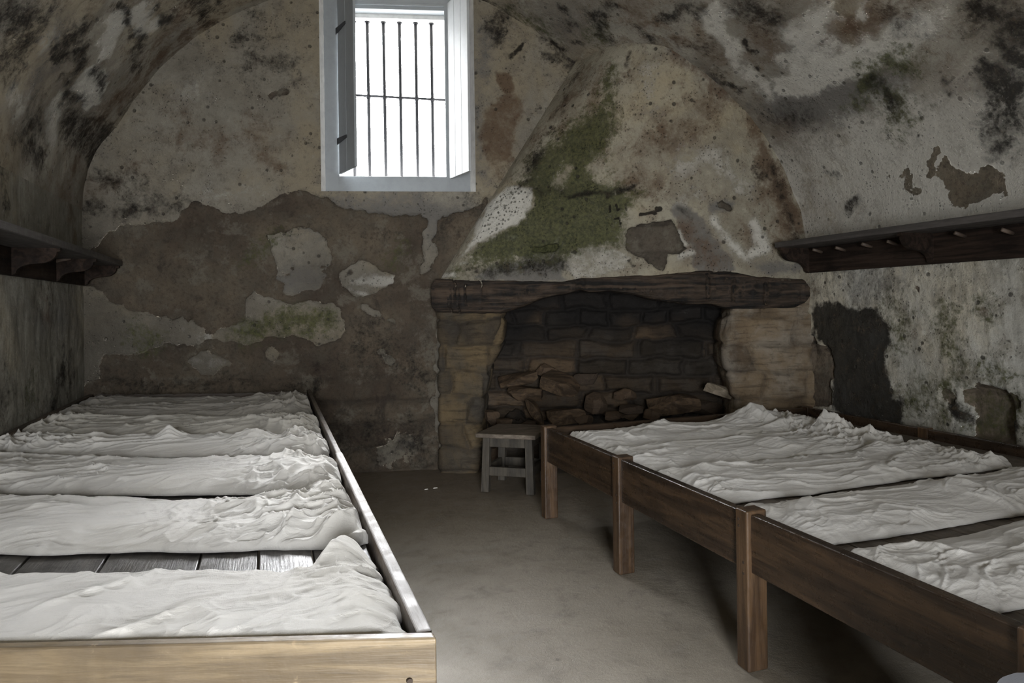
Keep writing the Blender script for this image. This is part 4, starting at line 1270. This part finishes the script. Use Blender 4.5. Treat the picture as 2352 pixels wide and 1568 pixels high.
RUB = [  # px, py, depth behind the front, size, rot, kind, label
    (1205, 905, .30, (.30, .14, .12), (0, .1, -.5), 'log', 'short split log with a pale hollow end, left heap of the hearth'),
    (1190, 872, .38, (.34, .16, .10), (.2, -.25, -.3), 'log', 'dark split log leaning over the left heap in the hearth'),
    (1290, 885, .30, (.34, .20, .14), (.3, .3, -.6), 'log', 'large brown split log tilted above the pale block end'),
    (1300, 955, .16, (.32, .14, .12), (0, -.12, -.35), 'log', 'brown squared log lying just above the bed rail end'),
    (1228, 945, .20, (.10, .26, .10), (.8, .2, .6), 'log', 'thin grey stick standing askew left of the squared log'),
    (1372, 925, .28, (.16, .14, .16), (.2, .1, .3), 'stone', 'blocky brown stone in the middle of the hearth rubble'),
    (1340, 965, .14, (.16, .12, .09), (0, .2, .8), 'stone', 'pointed pale brown stone leaning against the squared log'),
    (1160, 972, .12, (.11, .10, .07), (0, 0, .2), 'stone', 'small orange brown stone right behind the stool top'),
    (1215, 975, .14, (.12, .10, .07), (.1, 0, .5), 'stone', 'flat mossy stone behind the right end of the stool top'),
    (1130, 960, .20, (.12, .12, .12), (.1, 0, .1), 'stone', 'dark grey stone beside the foot of the left jamb'),
    (1440, 905, .34, (.18, .14, .10), (0, .1, .3), 'stone', 'dark flat stone near the middle of the hearth back'),
    (1450, 940, .22, (.20, .14, .08), (.1, 0, -.5), 'stone', 'low dark stone in front of the middle rubble'),
    (1545, 925, .26, (.42, .18, .14), (.2, -.1, -.4), 'log', 'long dark brown log in the right half of the hearth'),
    (1620, 935, .30, (.26, .16, .12), (0, .2, .3), 'stone', 'dark stone half hidden under the grey block at right'),
    (1656, 897, .16, (.28, .10, .085), (0, .32, -.44), 'log', 'pale grey weathered log leaning on the right jamb'),
    (1410, 955, .12, (.14, .12, .07), (0, 0, .9), 'stone', 'small dull red stone just above the bed end rail'),
    (1500, 950, .14, (.14, .12, .08), (0, .1, .2), 'stone', 'small black stone above the middle of the bed end rail'),
    (1255, 850, .42, (.16, .12, .12), (.1, .3, .3), 'stone', 'reddish stone lodged high on the left of the rubble'),
    (1345, 870, .42, (.22, .12, .10), (0, 0, -.4), 'stone', 'reddish brown stone at the back of the hearth rubble'),
    (1140, 1045, .25, (.26, .24, .20), (0, 0, .2), 'stone', 'dark stone on the hearth floor seen under the stool'),
]
for k, (px, py, dp, sz, rt, kd, lb) in enumerate(RUB):
    rot = (rt[0], rt[1], rt[2])
    mat = M['log'] if kd == 'log' else M['rubble']
    nm = 'split_log' if kd == 'log' else 'rubble_stone'
    if 'pale grey' in lb: mat = wood_material('pale_weathered_log', (.16, .13, .09), (.34, .29, .22), 0, .8, spots=.4)
    rock(nm, hearth(px, py, dp), sz, rot, mat, lb, 900 + k, 'log' if kd == 'log' else 'stone', 'firewood in the hearth' if kd == 'log' else 'rubble in the hearth')


# ash and debris bed under the heap so that the stones lie on something
def make_rubble_bed():
    L = np.linalg.norm(FP1 - FP0)
    als = np.linspace(.42, L - .45, 130); ds = np.linspace(.02, .50, 44)
    Aa, D = np.meshgrid(als, ds, indexing='ij')
    P = np.zeros(Aa.shape + (3,)); P[..., :2] = FP0 + FP_D * Aa[..., None] - FP_Nn * D[..., None]
    F0 = P.reshape(-1, 3)
    h = .42 * sstep(0, .28, D.ravel()) * (.72 + .5 * (fbm(F0, 3.5, 3, 700) - .2)) + .08 * ridged(F0, 9, 3, 702)
    e = np.minimum(Aa.ravel() - .42, L - .45 - Aa.ravel()); h *= sstep(-.05, .12, e)
    F0[:, 2] = h - .01
    A = np.zeros((len(F0), 9)); A[:, 7] = fbm(F0, 12, 3, 5) ** 2; A[:, 6] = sstep(.5, .7, fbm(F0, 15, 3, 8)); A[:, 8] = .35
    o = grid_mesh('rubble_heap', F0.reshape(P.shape), M['firebox'], None, None, AT(A), smooth=True)
    tag(o, 'heap of dark ash, small broken stone and bark filling the hearth under the logs', 'rubble', kind='stuff')


make_rubble_bed()

# ------------------------------------------------------------------ left bed platform
LB_X0, LB_X1 = -1.37, .293
LTOP = .7115
SK = -.33


def lskew(x, y0):      # cross boards of the left bed run slightly out of square
    return y0 + (x - LB_X1) * SK


bedL = empty('bed_platform', ((LB_X0 + LB_X1) / 2, 3.5, 0), 'long left sleeping platform with a tan front board and pale grey side rail', 'bed')


def top_wear(o, top, side):
    """the upper faces are worn pale, the sides keep the dark wood"""
    me = o.data; me.materials.clear(); me.materials.append(side); me.materials.append(top)
    for p in me.polygons: p.material_index = 1 if p.normal.z > .45 else 0


def make_left_bed():
    bm = bmesh.new()
    th = .030
    x0, x1 = LB_X0, LB_X1 + .003
    y1 = 1.287
    hull_box(bm, [(x0, lskew(x0, y1), LTOP - .26), (x1, lskew(x1, y1), LTOP - .26), (x1, lskew(x1, y1) + th, LTOP - .26), (x0, lskew(x0, y1) + th, LTOP - .26),
                  (x0, lskew(x0, y1), LTOP), (x1, lskew(x1, y1), LTOP), (x1, lskew(x1, y1) + th, LTOP), (x0, lskew(x0, y1) + th, LTOP)], .006, 3)
    o = obj('front_board', bm, M['tan_x'], bedL); tag(o, 'tan weathered front board')
    bm = bmesh.new()
    q = on_plane(940, 1562, (0, lskew(0, y1), 0), (-SK, 1, 0))
    cyl(bm, (q[0], q[1] - .006, q[2]), (q[0], q[1] + .01, q[2]), .006, seg=10)
    obj('nail', bm, M['nail'], o)
    # right side rail in two lengths
    bm = bmesh.new(); box(bm, .264, .296, 1.325, 3.13, LTOP - .2, LTOP, .006, 3); o1 = obj('side_rail', bm, M['grey_y'], bedL); tag(o1, 'side rail with pale worn top, near length'); top_wear(o1, M['grey_y'], M['brown_y'])
    bm = bmesh.new(); box(bm, .268, .294, 3.13, 5.74, LTOP - .2, LTOP - .003, .005, 3); o2 = obj('side_rail', bm, M['brown_y'], bedL); tag(o2, 'brown side rail, far length')
    # wall side rail
    bm = bmesh.new(); box(bm, LB_X0, LB_X0 + .035, 1.9, 6.15, LTOP - .2, LTOP, .005); obj('wall_rail', bm, M['brown_y'], bedL)
    # far end board
    bm = bmesh.new(); xa, xb = LB_X0, LB_X1
    ya, yb = ew_y(xa) - .06, ew_y(xb) - .06
    board(bm, (xa + .01, ya), (xb - .01, yb), .017, LTOP - .2, LTOP - .03)
    obj('end_board', bm, M['brown_y'], bedL)
    # planked base
    bm = bmesh.new(); xs = [LB_X0 + .03]
    wds = [.24, .21, .25, .22, .26, .16, .15, .16]
    rs = random.Random(4)
    for w in wds:
        xs.append(xs[-1] + w * (LB_X1 - .034 - LB_X0 - .03) / sum(wds))
    for a, b in zip(xs[:-1], xs[1:]):
        ys0, ys1 = lskew(a, 1.325), lskew(b, 1.325)
        dz = rs.uniform(-.003, .003)
        e0, e1 = ew_y(a) - .09, ew_y(b) - .09
        hull_box(bm, [(a + .003, ys0, .630), (b - .003, ys1, .630), (b - .003, e1, .630), (a + .003, e0, .630),
                      (a + .003, ys0, .656 + dz), (b - .003, ys1, .656 + dz), (b - .003, e1, .656 + dz), (a + .003, e0, .656 + dz)], .003)
    obj('plank_base', bm, M['plank_y'], bedL)
    for (lx, ly) in ((LB_X1 - .075, 1.36), (LB_X1 - .075, 3.13), (LB_X1 - .075, 5.5), (LB_X0 + .08, 2.0), (LB_X0 + .08, 3.9), (LB_X0 + .08, 5.95)):
        bm = bmesh.new(); box(bm, lx - .035, lx + .035, ly - .035, ly + .035, 0, .630, .005); obj('leg', bm, M['brown_y'], bedL)


make_left_bed()

# ------------------------------------------------------------------ right bed platform
RTOP = .5805
RY = [1.06, 2.075, 3.05, 4.02]
bedR = empty('bed_platform', (2.7, 2.6, 0), 'right sleeping platform of dark varnished boards with square posts', 'bed')


def make_right_bed():
    for k, y in enumerate(RY):
        bm = bmesh.new()
        box(bm, 1.632, 1.722, y - .034, y + .034, 0, RTOP + .012, .007, 3)
        o = obj('leg', bm, M['bed_z'], bedR)
        for zz in (.36, .40, .53, .555):
            bm = bmesh.new(); cyl(bm, (1.630, y + (.012 if int(zz * 100) % 2 else -.012), zz), (1.634, y + (.012 if int(zz * 100) % 2 else -.012), zz), .005, seg=8)
            obj('peg', bm, M['nail'], o)
        bm = bmesh.new(); box(bm, 3.745, 3.80, y - .034, y + .034, 0, RTOP + .006, .005); obj('leg', bm, M['bed_z'], bedR)
    for a, b in zip(RY[:-1], RY[1:]):
        bm = bmesh.new(); box(bm, 1.650, 1.692, a + .030, b - .030, .365, RTOP, .006, 3); obj('side_rail', bm, M['bed_y'], bedR)
        bm = bmesh.new(); box(bm, 3.752, 3.785, a + .030, b - .030, .38, RTOP, .005); obj('wall_rail', bm, M['bed_y'], bedR)
    bm = bmesh.new(); box(bm, 1.715, 3.745, RY[-1] - .02, RY[-1] + .02, .40, RTOP - .004, .005); obj('end_rail', bm, M['bed_x'], bedR)
    bm = bmesh.new(); box(bm, 1.715, 3.745, RY[0] - .02, RY[0] + .02, .40, RTOP - .004, .005); obj('end_rail', bm, M['bed_x'], bedR)
    for y in (1.9, 3.15):
        bm = bmesh.new(); box(bm, 1.70, 3.75, y - .03, y + .03, .42, .502, .004); obj('cross_beam', bm, M['plank_x'], bedR)
    bm = bmesh.new(); rs = random.Random(9); x = 1.70
    while x < 3.73:
        w = rs.uniform(.13, .2); b = min(x + w, 3.745); dz = rs.uniform(-.002, .002)
        box(bm, x + .002, b - .002, RY[0] + .03, RY[-1] - .03, .503, .524 + dz, .003); x = b
        if 3.745 - x < .03: break
    obj('plank_base', bm, M['plank_x'], bedR)


make_right_bed()


# ------------------------------------------------------------------ mattresses under crumpled sheets
def mattress(label, X0, X1, yn, yf, zb, T, seed, mat, fold=1.0, crump_r=1.0, crump_l=.6, diag=0.0, bumps=(), along=1.0, group=None, wav=.012, dens=1.0, endz=0.0, crown=.13):
    """Sheet-covered straw mattress between near line yn(x) and far line yf(x)."""
    ns, nt = int(330 * dens), int(120 * dens)
    a = np.linspace(0, 1, ns); b = np.linspace(0, 1, nt)
    # more rows near the rims
    a = .5 - .5 * np.cos(np.pi * a) * (0.25) + (a - .5) * .75
    b = .5 - .5 * np.cos(np.pi * b) * (0.35) + (b - .5) * .65
    S, Tt = np.meshgrid(a, b, indexing='ij')
    s = S.ravel(); t = Tt.ravel()
    x = X0 + (X1 - X0) * s
    Yn, Yf = np.array([yn(v) for v in x]), np.array([yf(v) for v in x])
    # uneven outline
    L = np.stack([x * 1.0, Yn * 0 + seed, Yn * 0], -1)
    wn = wav * 2 * (fbm(L, 5, 4, seed) - .5) * 2; wf = wav * 2 * (fbm(L, 5, 4, seed + 50) - .5) * 2
    endn = sstep(.0, .12, s) * sstep(1, .9, s)
    rn = (1 - sstep(0, .035, s)) * .05 + (1 - sstep(0, .035, 1 - s)) * .05
    y = (Yn + wn + rn) * (1 - t) + (Yf + wf - rn) * t
    x = x + (fbm(np.stack([t * 4, s * 0 + seed, s * 0], -1), 1.5, 3, seed + 9) - .5) * .06 * np.where(s > .5, sstep(.8, 1, s), sstep(.2, 0, s))
    wdt = np.abs(np.mean(Yf - Yn))
    Lx = (X1 - X0)
    et = np.minimum(t, 1 - t) * wdt; es = np.minimum(s, 1 - s) * Lx
    prof = lambda e, r: np.sqrt(np.clip(1 - np.clip(1 - e / r, 0, 1) ** 2, 0, 1))
    hgt = T * (.42 * prof(et, .022) * prof(es, .03) + .58 * sstep(0, crown, et) * sstep(0, .10, es))
    inner = prof(et, .05) * prof(es, .05)
    G = np.stack([x * 1.1 * along, y * 7.5, np.full_like(x, seed * .37)], -1)
    wp_ = np.stack([fbm(np.stack([x, y, x * 0 + seed], -1), 2.0, 3, seed + 5) - .5, fbm(np.stack([x, y, x * 0 + seed], -1), 2.4, 3, seed + 6) - .5, x * 0], -1)
    G = G + wp_ * np.array([1.2, 2.6, 0])
    f1 = ridged(G, 1.0, 2, seed + 1, 5.0)
    f1b = ridged(G * np.array([1.9, 2.2, 1]) + 5, 1.0, 2, seed + 12, 6.0)
    Gd = np.stack([x * 2.2 + y * 2.6, y * 6.0 - x * 3.2, x * 0 + seed], -1) + wp_ * 2.0
    f2 = ridged(Gd * .9, 1.0, 2, seed + 2, 6.0)
    msk = sstep(.42, .62, fbm(np.stack([x, y, x * 0 + seed], -1), 3.2, 2, seed + 14))
    f3 = fbm(np.stack([x, y, x * 0 + seed], -1), 3.0, 3, seed + 3) - .5
    pc = np.stack([x * 1.0, y * 1.0, x * 0 + seed], -1)
    pc = pc + .05 * np.stack([fbm(pc, 6, 2, seed + 20) - .5, fbm(pc, 6, 2, seed + 21) - .5, x * 0], -1) * 2
    cr = ridged(pc, 9.5, 2, seed + 4, 4.0)
    er = sstep(.62, .97, s) * crump_r; el = sstep(.30, .02, s) * crump_l
    folds = fold * (.017 * f1 + .011 * f1b * (1 - msk)) + (.010 * fold * .6 + .016 * diag) * f2 * msk + .012 * f3 + .036 * (er + el) * (cr - .18) + .02 * (er + el) * f2
    fine = ridged(G * np.array([2.2, 3.2, 1]) + wp_ * 6, 1.0, 2, seed + 41, 4.0)
    folds = folds + (.0045 + .002 * fold) * (fine - .2) * (.4 + msk)
    z = zb + hgt + inner * folds + endz * inner * (sstep(.85, .97, s))
    for (bx, by, br, bh) in bumps:
        dd = np.sqrt((x - bx) ** 2 + (y - by) ** 2) / br
        dd = dd + .35 * (fbm(np.stack([x, y, x * 0], -1), 9, 3, seed + 30) - .5)
        z = z + bh * np.clip(1 - dd, 0, 1) ** 1.3 * inner
    # hem sags and tucks under
    z = np.maximum(z, zb + .002)
    P = np.stack([x, y, z], -1).reshape(ns, nt, 3)
    o = grid_mesh('mattress', P, mat)
    # flat underside, closing the ticking
    me = o.data
    c = Vector((float(x.mean()), float(y.mean()), zb))
    me.transform(Matrix.Translation(-c)); o.location = c
    bm = bmesh.new(); bm.from_mesh(me)
    be = [e for e in bm.edges if e.is_boundary]
    r = bmesh.ops.extrude_edge_only(bm, edges=be)
    for v in r['geom']:
        if isinstance(v, bmesh.types.BMVert):
            v.co.z = 0.001; v.co.x *= .992; v.co.y *= .97
    bmesh.ops.holes_fill(bm, edges=[e for e in bm.edges if e.is_boundary])
    for f in bm.faces: f.smooth = True
    bmesh.ops.recalc_face_normals(bm, faces=bm.faces)
    bm.to_mesh(me); bm.free()
    return tag(o, label, 'mattress', group)


def ll(y0, k=-.36):
    return lambda x: y0 + (x - .1) * k


GL = 'sheeted mattresses on the left platform'
zl = .6585
TL = .042


def m1_far(x):      # the far corner of the first sheet is pulled up onto the rail
    return 1.765 + (x - .1) * -.39 + .16 * float(sstep(.06, .21, x))


mattress('pale sheeted mattress nearest the tan front board, its corner folded over the grey rail', -1.32, .262, ll(1.375, -.33), m1_far, zl, .046, 101, M['sheet'], .40, .30, .15, 1.0,
         bumps=[(.24, 1.88, .24, .035), (.15, 1.84, .10, .035), (.2, 1.50, .14, .012)], group=GL, wav=.006, dens=1.15, crown=.04)
mattress('pale sheeted mattress second from the front board, with a gathered rounded end', -1.32, .254, ll(2.02, -.36), ll(2.50, -.45), zl, TL, 131, M['sheet'], .8, 1.2, .4, 1.1,
         bumps=[(.17, 2.18, .15, .02), (.19, 2.40, .10, .025)], group=GL, dens=1.15)
mattress('sheeted mattress just beyond the wide plank gap, third from the tan board', -1.32, .255, ll(2.63, -.43), ll(3.20, -.45), zl, TL, 173, M['sheet'], 1.0, 1.1, .9, .7,
         bumps=[(.2, 2.80, .12, .03)], group=GL)
mattress('heavily crumpled grey sheeted mattress, fourth from the tan board, with raised peaks', -1.32, .255, ll(3.31, -.44), ll(3.78, -.40), zl, TL, 211, M['sheet'], 1.6, 1.4, 1.4, .8,
         bumps=[(-.50, 3.85, .09, .07), (-.1, 3.62, .12, .045)], group=GL)
mattress('shade-darkened sheeted mattress with long lengthwise folds, fifth from the tan board', -1.32, .255, ll(3.83, -.39), ll(4.44, -.36), zl, TL, 249, M['sheet_mid_shade'], 1.9, 1.2, 1.0, .4, group=GL)
mattress('shade-darkened sheeted mattress, third from the end wall', -1.32, .25, ll(4.48, -.36), ll(5.02, -.32), zl, TL, 283, M['sheet_far_shade'], 1.8, 1.4, .8, .6, group=GL, dens=.8)
mattress('shade-darkened sheeted mattress with a puckered end, second from the end wall', -1.32, .25, ll(5.06, -.31), ll(5.46, -.29), zl, TL, 311, M['sheet_far_shade'], 1.5, 1.4, .6, .6, group=GL, dens=.8)
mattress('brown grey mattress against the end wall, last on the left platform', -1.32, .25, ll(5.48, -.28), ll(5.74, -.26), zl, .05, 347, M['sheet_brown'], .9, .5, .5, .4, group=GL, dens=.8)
GR = 'sheeted mattresses on the right platform'
zr = .5265
TR = .034
cst = lambda y, k=0.0: (lambda x: y + k * (x - 1.75))
mattress('sheeted mattress nearest the viewer on the right platform', 1.70, 3.55, cst(1.24), cst(1.70), zr, TR, 401, M['sheet'], .7, .5, .3, 1.2, bumps=[(2.6, 1.5, .3, .03)], group=GR, dens=1.15)
mattress('wide sheeted mattress between the two dark gaps of the right platform', 1.715, 3.60, cst(1.80, -.02), cst(2.25), zr, TR, 433, M['sheet'], .8, .7, .3, 1.3, bumps=[(2.75, 2.05, .22, .025)], group=GR, dens=1.15)
mattress('sheeted mattress just beyond the farther dark gap of the right platform', 1.705, 3.50, cst(2.32), cst(2.87), zr, TR, 467, M['sheet'], .9, 1.0, .5, 1.2, bumps=[(1.95, 2.72, .14, .035), (3.1, 2.8, .14, .05)], group=GR)
mattress('crumpled mattress second from the fireplace on the right platform', 1.705, 3.45, cst(2.88), cst(3.43), zr, TR, 499, M['sheet'], 1.0, 1.4, .3, 1.0, bumps=[(3.3, 3.35, .16, .11), (2.7, 3.1, .16, .03)], group=GR)
mattress('crumpled mattress with a raised peak beside the fireplace end rail', 1.74, 3.45, cst(3.44), cst(3.95), zr, TR, 523, M['sheet'], 1.0, 1.2, .3, 1.0, bumps=[(3.06, 3.78, .24, .11), (2.4, 3.8, .2, .03)], group=GR)


# ------------------------------------------------------------------ wall shelves
def make_shelf(xw, sgn, y_end, y_near, ztop, dep, bz, label, brackets, pegs, hitf):
    r = empty('wall_shelf', (xw - sgn * .01, (y_end + y_near) / 2, bz), label, 'shelf')
    xf = xw - sgn * dep
    lo, hi = sorted((xw - sgn * .005, xf))
    bm = bmesh.new(); box(bm, lo, hi, y_near, y_end, ztop - .042, ztop, .005, 2); obj('shelf_board', bm, M['shelf_top'], r)
    lo, hi = sorted((xw - sgn * .005, xw - sgn * .035))
    bm = bmesh.new(); box(bm, lo, hi, y_near, y_end - .005, bz, ztop - .042, .004); obj('back_board', bm, M['shelf_y'], r)
    d = dep - .035; hb = ztop - .042 - bz
    for yb in brackets:
        bm = bmesh.new()
        prof = [(0, 0)]      # (out from back board, down from shelf)
        prof = [(0, 0), (d * .93, 0), (d * .93, .018), (d * .86, .022)]
        for t in np.linspace(0, 1, 10): a = t * math.pi / 2; prof.append((d * (.86 - .34 * (1 - math.cos(a))) - 0, .022 + hb * .42 * math.sin(a)))
        prof.append((d * .46, .022 + hb * .44))
        for t in np.linspace(0, 1, 10)[1:]: a = t * math.pi / 2; prof.append((d * (.46 - .38 * math.sin(a)), .022 + hb * .44 + (hb * .48 - .022) * (1 - math.cos(a))))
        prof.append((0, hb))
        for half in (0,):
            f0 = [bm.verts.new((xw - sgn * (.035 + a), yb - .016, ztop - .042 - b)) for a, b in prof]
            f1 = [bm.verts.new((xw - sgn * (.035 + a), yb + .016, ztop - .042 - b)) for a, b in prof]
            bm.faces.new(f0); bm.faces.new(f1[::-1])
            for i in range(len(prof)):
                j = (i + 1) % len(prof); bm.faces.new([f0[i], f0[j], f1[j], f1[i]])
        obj('bracket', bm, M['shelf_y'], r)
    for p in pegs:
        q = on_plane(*p, (xw - sgn * .035, 0, 0), (1, 0, 0))
        bm = bmesh.new(); cyl(bm, (xw - sgn * .03, q[1], q[2]), (xw - sgn * .12, q[1], q[2] + .02), .013, .011, 10)
        obj('peg', bm, M['peg'], r, True)
    return r


M['peg'] = wood_material('worn_peg_wood', (.07, .05, .038), (.16, .12, .09), 0, .5)
make_shelf(XR, 1, 4.19, .6, 1.828, .33, 1.594, 'long dark wooden wall shelf with scrolled brackets on the right wall', [4.165, 3.12, 2.05, 1.1],
           [(1887, 579), (1940, 575), (2001, 567), (2060, 561), (2216, 543), (2325, 536)], hit_right)
make_shelf(XL, -1, 6.17, 2.4, 1.772, .29, 1.572, 'long dark wooden wall shelf with scrolled brackets on the left wall', [6.14, 5.4, 4.55, 3.6], [(130, 600), (60, 590)], hit_left)


# ------------------------------------------------------------------ stool
def make_stool():
    A = Vector((1.48, 4.77)); B = Vector((1.76, 4.57)); C = Vector((1.98, 4.84)); D = Vector((1.70, 5.04))
    cc = (A + B + C + D) / 4
    r = empty('stool', (cc.x, cc.y, 0), 'small grey wooden stool between the left jamb and the right platform', 'stool')
    zt = .435
    def ex(p, k): return cc + (p - cc) * k
    bm = bmesh.new(); q = [ex(A, 1.32), ex(B, 1.32), ex(C, 1.3), ex(D, 1.25)]
    hull_box(bm, [(v.x, v.y, zt - .032) for v in q] + [(v.x, v.y, zt) for v in q], .006, 3)
    obj('seat', bm, M['stool_top'], r)
    for p in (A, B, C, D):
        t = ex(p, .93); h = .03
        bm = bmesh.new()
        d = (B - A).normalized(); e = Vector((-d.y, d.x))
        def sq(c, h, z): return [(*(c - d * h - e * h), z), (*(c + d * h - e * h), z), (*(c + d * h + e * h), z), (*(c - d * h + e * h), z)]
        hull_box(bm, sq(p, h, 0) + sq(t, h * .9, zt - .032), .005)
        obj('leg', bm, M['stool'], r)
    for a, b in ((A, B), (B, C), (C, D), (D, A)):
        bm = bmesh.new(); a2, b2 = ex(a, .95), ex(b, .95); m = (b2 - a2).normalized() * .026
        board(bm, a2 + m, b2 - m, .014, zt - .105, zt - .033); obj('apron', bm, M['stool'], r)
        bm = bmesh.new(); a2, b2 = ex(a, .99), ex(b, .99)
        board(bm, a2 + m, b2 - m, .014, .12, .185); obj('stretcher', bm, M['stool'], r)


make_stool()

# small things on the floor
bm = bmesh.new()
for (px, py, l, a) in ((979, 1124, .03, .2), (1000, 1121, .035, -.1)):
    c = on_z(px, py, .004); d = Vector((math.cos(a), math.sin(a), 0)) * l / 2; n = Vector((-d.y, d.x, 0)) * .25; c = Vector(c)
    hull_box(bm, [c - d - n, c + d - n, c + d + n, c - d + n] + [v + Vector((0, 0, .006)) for v in (c - d * .8 - n * .7, c + d * .7 - n * .6, c + d * .8 + n * .7, c - d * .7 + n * .6)], 0)
    o = obj('plaster_flake', bm, M['flake'])
    tag(o, 'left of two tiny white plaster flakes on the floor before the fireplace' if px < 990 else 'right of two tiny white plaster flakes on the floor before the fireplace', 'flake')
    bm = bmesh.new()
bm.free()


def make_blob():  # unidentified blurred shape, modelled as a guessed sack form
    n, m = 60, 40
    th = np.linspace(0, 2 * np.pi, n + 1); v = np.linspace(0, 1, m)
    T, V = np.meshgrid(th, v, indexing='ij')
    prof = np.interp(V, [0, .03, .5, .8, .93, .985, 1], [.0, .15, .17, .15, .11, .05, 0])
    hz = np.interp(V, [0, .03, .8, .93, .985, 1], [0, .004, .48, .585, .62, .625])
    c = np.array([1.415, .855, 0])
    P = np.stack([c[0] + prof * np.cos(T), c[1] + prof * np.sin(T), hz], -1)
    F = P.reshape(-1, 3)
    F = F + .03 * np.stack([fbm(F, 7, 3, 801 + k) - .5 for k in range(3)], -1) * sstep(0, .1, F[:, 2])[:, None]
    P = F.reshape(P.shape); P[-1] = P[0]
    o = grid_mesh('unknown_blob', P, M['blob'])
    tag(o, 'unidentified rounded blue-grey shape whose top just shows beside the near post of the right platform', 'blob')


M['blob'] = cloth_material('blue_grey_cloth', (.36, .38, .43), (.28, .29, .33))
make_blob()
